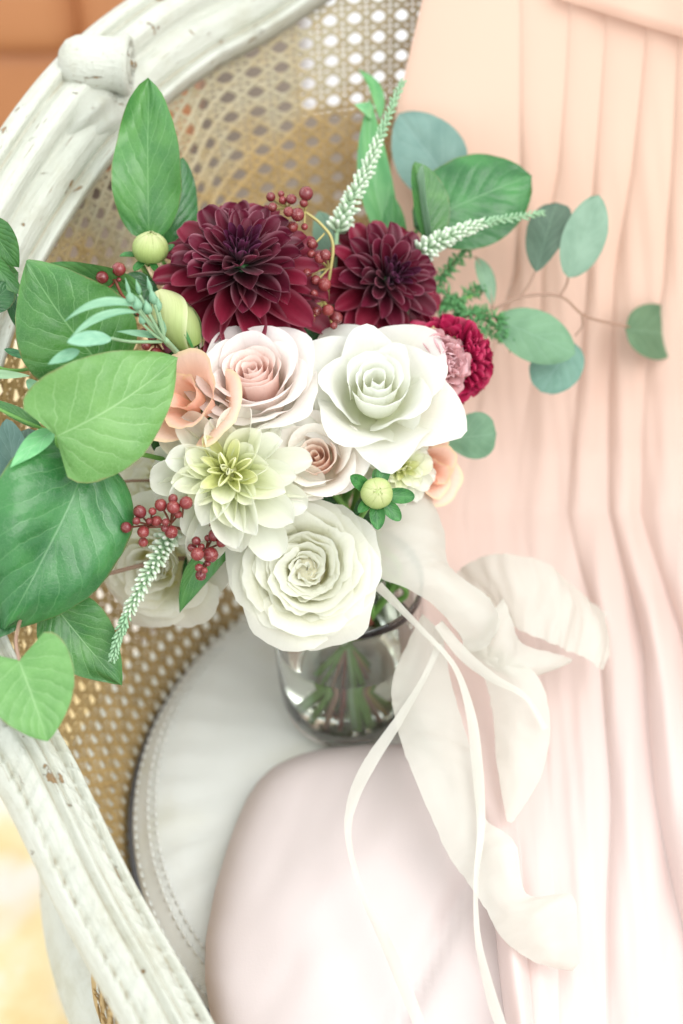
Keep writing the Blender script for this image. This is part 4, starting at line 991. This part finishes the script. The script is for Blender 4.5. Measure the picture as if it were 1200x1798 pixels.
berries('knot of dark red berries on the long curved leaf beside the white dahlia', [(450, 950, .89), (385, 960, .845), (362, 965, .826)],
        [(347, 973, 13), (370, 974, 14), (377, 940, 13), (389, 953, 11), (354, 960, 8), (350, 997, 9), (365, 989, 8), (353, 1010, 13, .006), (365, 945, 8), (345, 950, 9), (372, 912, 10, .008), (360, 1002, 7), (338, 962, 8, .008)], m_stem_r, .812, [(362, 965, .826), (362, 985, .828)])

# ------------------------------------------------------------------ white flower spikes
n = NT('spike_floret'); x, y = n.uv()
m_flor = n.principled(n.ramp(y, [(0, (0.34, 0.54, 0.30)), (.45, (0.58, 0.72, 0.52)), (.9, (0.86, 0.88, 0.80))]), .5, None, .3, 0, .25)
m_flor_g = simple('spike_tip', (0.34, 0.55, 0.33), .5, .2)
def spike(label, pts, L0, L1, num, rad=.0016, sd=1):
    b = branch('flower_spike', label, 'flower', pts[:1], m_stem_p, .0016, .0014, 'slender white flower spikes')
    P = catmull([W(*p) for p in pts], 14); g = tube(P, lambda s: lerp(.0016, .0006, s), 7); obj('stalk', mesh('stalk', g[0], g[1], m_stem_p, g[2]), b)
    rs = random.Random(sd); ac = Acc(); ag = Acc(); m = len(P)
    cap = lathe([(.08, 0), (.55, .12), (.8, .35), (1.0, .7), (.85, .92), (.3, 1.03), (.02, 1.05)], 6)
    for k in range(num):
        f = (k+.5)/num; f = f**.92; x = f*(m-1)*.985; i = min(int(x), m-2); q = P[i].lerp(P[i+1], x-i); T = (P[i+1]-P[i]).normalized()
        a = k*2.39996; u = T.orthogonal().normalized(); v2 = T.cross(u)
        out = (u*math.cos(a) + v2*math.sin(a)); L = lerp(L0, L1, f**.8)*rs.uniform(.85, 1.15)
        d = (out*lerp(1., .55, f) + T*lerp(.45, 1.0, f) + Vector((rs.uniform(-.2, .2), rs.uniform(-.2, .2), rs.uniform(-.2, .2)))).normalized()
        mw = Matrix.Translation(q + out*.0008) @ basis(d, 0) @ Matrix.Diagonal((L*.20, L*.20, L, 1))
        (ac if f < .66 else ag).add(cap, mw)
        if k % 2 == 0:
            e = q + d*L*.9; ag.add(tube([q, q+(d*.5+out*.35)*L*.8, q + (out*.9+T*.2)*L*.75], lambda s: .00045*(1-s*.8), 4))
    tag(obj('florets', ac.mesh('florets', m_flor), b), None, None, None, 'stuff'); tag(obj('floret_tips', ag.mesh('tips', m_flor_g), b), None, None, None, 'stuff')
spike('white flower spike standing upright before the cane and narrow leaves', [(592, 408, .902), (618, 350, .902), (648, 290, .906), (675, 220, .912), (708, 142, .92)], .0084, .003, 190, sd=3)
spike('white flower spike lying sideways across the dark quilted leaf towards the dress', [(736, 444, .912), (790, 415, .91), (850, 392, .915), (955, 374, .93)], .0084, .0028, 170, sd=4)
spike('white flower spike drooping down over the lower left bloom and cane', [(300, 930, .838), (280, 975, .825), (246, 1035, .812), (215, 1100, .806), (198, 1158, .804)], .0078, .003, 190, sd=5)

# ------------------------------------------------------------------ buds
def round_bud(label, px, py, d, rpx, ax, nb, sep, lensep, mat=m_bud, sd=0):
    r_, h_ = flower_root('dahlia_bud', label, 'bud', px, py, d, ax, m_stem, .0018, None, .02); rm = M(rpx, d); rb = random.Random(sd)
    base = Matrix.Translation(h_) @ basis(ax, sd)
    for k in range(nb):     # overlapping bud scales
        f = k/(nb-1); az = k*2.39996
        def fn(s, t):
            ph = lerp(-.5, lerp(1.25, 1.55, 1-f), s); a = az + t*.62*math.cos(max(-.3, ph))**.4 if math.cos(max(-.3, ph)) > 0 else az
            rr = rm*(1+.07*f - .05*t*t + .03*s)
            return Vector((rr*math.cos(ph)*math.cos(a), rr*math.cos(ph)*math.sin(a), rr*math.sin(ph)*.95))
        g = grid(8, 6, fn); obj('bud_scale', mesh('bud_scale', g[0], g[1], mat, g[2]), r_, base)
    g = lathe([(.01*rm, -.9*rm), (.55*rm, -.75*rm), (.9*rm, -.35*rm), (.96*rm, 0), (.8*rm, .5*rm), (.4*rm, .88*rm), (.01*rm, .95*rm)], 18)
    obj('bud_core', mesh('bud_core', g[0], g[1], m_bud_core, g[2]), r_, base)
    for k in range(sep):
        az = k*2*PI/sep + rb.uniform(-.4, .4); el = rb.uniform(-.7, .6); L = lensep*rm*rb.uniform(.7, 1.25)
        g = boat(1, .62, .25, rb.uniform(-.2, .25), .55, 8, 6)
        m = base @ Matrix.Rotation(az, 4, 'Z') @ Matrix.Translation((0, rm*.55, -rm*.55)) @ Matrix.Rotation(el, 4, 'X') @ Matrix.Scale(L, 4)
        obj('sepal', mesh('sepal', g[0], g[1], m_salal_d, g[2]), r_, m, (1.6, 1.5, 1.2))
round_bud('round yellow-green dahlia bud with star of green sepals over the garden rose', 662, 866, .822, 27, CV(.05, .1, .99), 13, 7, 1.75, sd=2)
round_bud('plump pale green dahlia bud beside the burgundy dahlia and tall leaf', 264, 437, .862, 30, CV(.12, .75, .6), 12, 5, 1.0, sd=5)
# twisted lisianthus bud
lis = petal_mat('lisianthus_bud_petal', [(0, (0.30, 0.42, 0.12)), (.5, (0.52, 0.60, 0.26)), (1, (0.62, 0.64, 0.34))], .45, .2, .3, ((0.70, 0.72, 0.45, 1), .6))
A0 = W(338, 612, .852); A1 = W(276, 512, .850); ax = (A1-A0).normalized()
r_, h_ = flower_root('lisianthus_bud', 'long twisted yellow-green lisianthus bud under the burgundy dahlia', 'bud', 338, 612, .852, ax, m_stem_p, .0018, None, .01)
base = Matrix.Translation(A0) @ basis(ax); LB = (A1-A0).length
for k in range(4):
    def fn(s, t):
        a = k*PI/2 + t*1.25 + s*2.0; r = LB*.30*math.sin(PI*clamp(.10+.86*s))**.75*(1+.22*t) + .0003
        return Vector((r*math.cos(a), r*math.sin(a), s*LB))
    g = grid(18, 8, fn); obj('petal', mesh('petal', g[0], g[1], lis, g[2]), r_, base)
for k in range(5):
    def fn(s, t):
        a = k*2*PI/5 + t*.10 + s*.2; r = LB*(.31*math.sin(PI*clamp(.10+.7*s))**.7 + .02); return Vector((r*math.cos(a), r*math.sin(a), s*LB*.8 - .002))
    g = grid(10, 2, fn); obj('sepal', mesh('sepal', g[0], g[1], m_calyx, g[2]), r_, base)
# soft green bud spray in front of the big leaf
b = branch('bud_spray', 'pale green spray of tiny closed buds and thin stalks before the veined leaf', 'buds', [(400, 720, .90), (330, 640, .845), (290, 596, .80)], m_stem_p, .0024, .0018)
nodep = (288, 597, .80)
for (x, y, dd, rr, ln) in ((244, 545, .775, 10, 26), (262, 552, .778, 9, 26), (232, 532, .772, 9, 22), (272, 535, .785, 8, 30), (280, 548, .79, 8, 34), (252, 570, .783, 7, 22), (266, 515, .79, 5, 30), (246, 518, .785, 5, 28), (228, 518, .78, 4, 30)):
    twig(b, [nodep, ((nodep[0]+x)/2+3, (nodep[1]+y)/2+6, (nodep[2]+dd)/2), (x, y, dd)], .0011, .0007, m_stem_p, 'stalk')
    tp = W(x - ln*.25, y - ln, dd-.004); bs = W(x, y, dd); L = (tp-bs).length
    g = lathe([(.0002, 0), (M(rr, dd)*.8, L*.15), (M(rr, dd), L*.35), (M(rr, dd)*.7, L*.62), (M(rr, dd)*.25, L*.85), (.0002, L)], 8)
    obj('closed_bud', mesh('closed_bud', g[0], g[1], m_soft, g[2]), b, Matrix.Translation(bs) @ basis((tp-bs)))
leaf(b, (250, 540, .776), (112, 566, .752), 16, m_soft, None, shape='lance', roll=10, sway=.14, fold=.2)
leaf(b, (245, 548, .776), (118, 602, .752), 15, m_soft, None, shape='lance', roll=10, sway=.12, fold=.2)
leaf(b, (196, 594, .768), (118, 602, .748), 30, m_soft, (1.1, 1.1, 1.2), shape='ell', roll=30, fold=.2, bend=.05)
leaf(b, (284, 592, .80), (204, 582, .785), 13, m_soft, None, shape='lance', roll=20, fold=.3, bend=.05)
leaf(b, (288, 592, .80), (281, 556, .79), 13, m_soft, None, shape='lance', roll=40, fold=.3)
leaf(b, (140, 615, .765), (84, 640, .755), 22, m_soft, (.8, .9, .9), shape='lance', roll=20)
twig(b, [(196, 594, .768), (230, 600, .785), (284, 600, .80)], .0008, .0010, m_stem_p, 'stalk')

# ------------------------------------------------------------------ ribbons
n = NT('ivory_silk_ribbon'); oc = n.coord(); x, y = n.uv()
rc = n.mix(n.noise(oc, 25., 3), (0.68, 0.67, 0.595), (0.75, 0.74, 0.67))
m_rib = n.principled(rc, .5, n.bump(n.noise(oc, 700., 2), .12, .0005), .3, .3, .42)
tp_ = n.node('ShaderNodeBsdfTransparent'); mx_ = n.node('ShaderNodeMixShader'); mx_.inputs[0].default_value = .18
n.link(n.out.inputs[0].links[0].from_socket, mx_.inputs[1]); n.link(tp_.outputs[0], mx_.inputs[2]); n.link(mx_.outputs[0], n.out.inputs[0])
m_rib_w = m_rib
def ribbon(label, pairs, name='silk_ribbon', crown=.0, fray=0.0008, sub_=9, nv=8, sd=0):
    # pairs: (pxL, pyL, zL, pxR, pyR, zR): depth (<5 means metres along the view when >0.6) 
    A = catmull([W(*p[:3]) for p in pairs], sub_); B = catmull([W(*p[3:]) for p in pairs], sub_)
    v = []; uv = []; f = []; m = len(A)
    for i in range(m):
        T = (A[min(i+1, m-1)]+B[min(i+1, m-1)]-A[max(i-1, 0)]-B[max(i-1, 0)])
        nrm = (B[i]-A[i]).cross(T).normalized()
        if nrm.dot(CAM-A[i]) < 0: nrm = -nrm
        wd = (B[i]-A[i]).length
        for j in range(nv+1):
            t = j/nv; p = A[i].lerp(B[i], t) + nrm*(crown*wd*math.sin(PI*t) + wd*(.06*noise.noise(Vector((i*.13, t*2., sd))) + .05*noise.noise(Vector((i*.33, t*4., sd+7)))))
            if j in (0, nv): p += (B[i]-A[i]).normalized()*fray*noise.noise(Vector((i*1.9, j, sd+3.)))
            v.append(p); uv.append((t, i/(m-1)))
    for i in range(m-1):
        for j in range(nv): a = i*(nv+1)+j; f.append((a, a+1, a+nv+2, a+nv+1))
    o = obj(name, mesh(name, v, f, m_rib, uv)); tag(o, label, 'ribbon', 'ribbons tied round the bouquet'); return o
D = lambda py, z: Dz(py, z)
ribbon('broad ivory ribbon falling from behind the garden rose past the vase rim', [(668, 880, .885, 752, 862, .90), (645, 950, .874, 780, 930, .892), (658, 1005, .868, 785, 985, .885), (745, 1050, .868, 812, 1015, .875), (806, 1112, .872, 860, 1050, .880), (812, 1150, .885, 880, 1090, .893)], crown=.24, sd=1)
ribbon('looped broad ivory ribbon spread out on the dress with a curled end', [(800, 1005, .95, 862, 1062, .93), (845, 978, .94, 885, 1082, .925), (900, 972, .935, 915, 1108, .915), (960, 990, .94, 962, 1126, .915), (1000, 1022, .945, 990, 1140, .92), (1030, 1050, .95, 1022, 1152, .925), (1060, 1072, .955, 1050, 1172, .925), (1065, 1105, .95, 1060, 1176, .93)], crown=.10, sd=2)
ribbon('folded ivory ribbon piece standing up behind the vase, under the loop', [(884, 1050, .905, 832, 1146, .905), (900, 1090, .90, 858, 1168, .90), (918, 1130, .905, 892, 1186, .90), (985, 1150, .915, 925, 1192, .905), (1005, 1158, .92, 1000, 1165, .92)], crown=.16, sd=3)
ribbon('wide ivory ribbon tail trailing down from the vase over the dress fold', [(742, 1078, .895, 778, 1112, .895), (692, 1185, .895, 792, 1196, .89), (694, 1262, .888, 815, 1276, .885), (722, 1350, .868, 838, 1345, .872), (782, 1490, .845, 850, 1432, .85), (815, 1540, .835, 905, 1480, .838), (850, 1592, .825, 925, 1568, .822), (884, 1650, .815, 1005, 1572, .81), (942, 1690, .806, 1014, 1642, .80), (1004, 1706, .806, 1018, 1690, .80)], crown=.07, sd=4)
ribbon('shorter ivory ribbon tail curling onto the dress right of the narrow ribbons', [(796, 1098, .90, 838, 1122, .90), (850, 1190, .905, 940, 1182, .90), (866, 1262, .902, 966, 1272, .895), (872, 1335, .892, 950, 1362, .885), (890, 1442, .866, 900, 1446, .866)], crown=.14, sd=5)
def narrow(label, pts, wpx, sd):
    P = catmull([Vector(p) for p in pts], 8); pr = []
    for i, p in enumerate(P):
        t = P[min(i+1, len(P)-1)] - P[max(i-1, 0)]; t2 = Vector((t.x, t.y)).normalized(); a = math.sin(i*.21+sd)*.5
        k = wpx/2*(.75+.3*math.cos(i*.17+sd)); nx, ny = -t2.y*k, t2.x*k
        pr.append((p.x-nx, p.y-ny, p.z-.002*a, p.x+nx, p.y+ny, p.z+.002*a))
    ribbon(label, pr, 'narrow_ribbon', .06, .0002, 1, 4, sd)
narrow('narrow ivory ribbon hanging straight down over the wide ribbon tail', [(664, 1028, .865), (735, 1100, .868), (797, 1168, .872), (826, 1250, .87), (838, 1340, .86), (845, 1450, .838), (836, 1550, .82), (840, 1650, .80), (862, 1745, .785), (885, 1815, .775)], 19, 1)
narrow('narrow ivory ribbon swinging left in a long curve over the smooth dress fold', [(772, 1130, .875), (745, 1190, .876), (700, 1265, .878), (650, 1340, .872), (620, 1405, .86), (612, 1470, .848), (634, 1560, .83), (680, 1660, .808), (722, 1760, .786), (742, 1815, .774)], 22, 2)
narrow('narrow ivory ribbon curving right onto the shorter ribbon tail', [(770, 1095, .875), (815, 1150, .878), (865, 1190, .882), (925, 1225, .885), (958, 1280, .882)], 20, 5)
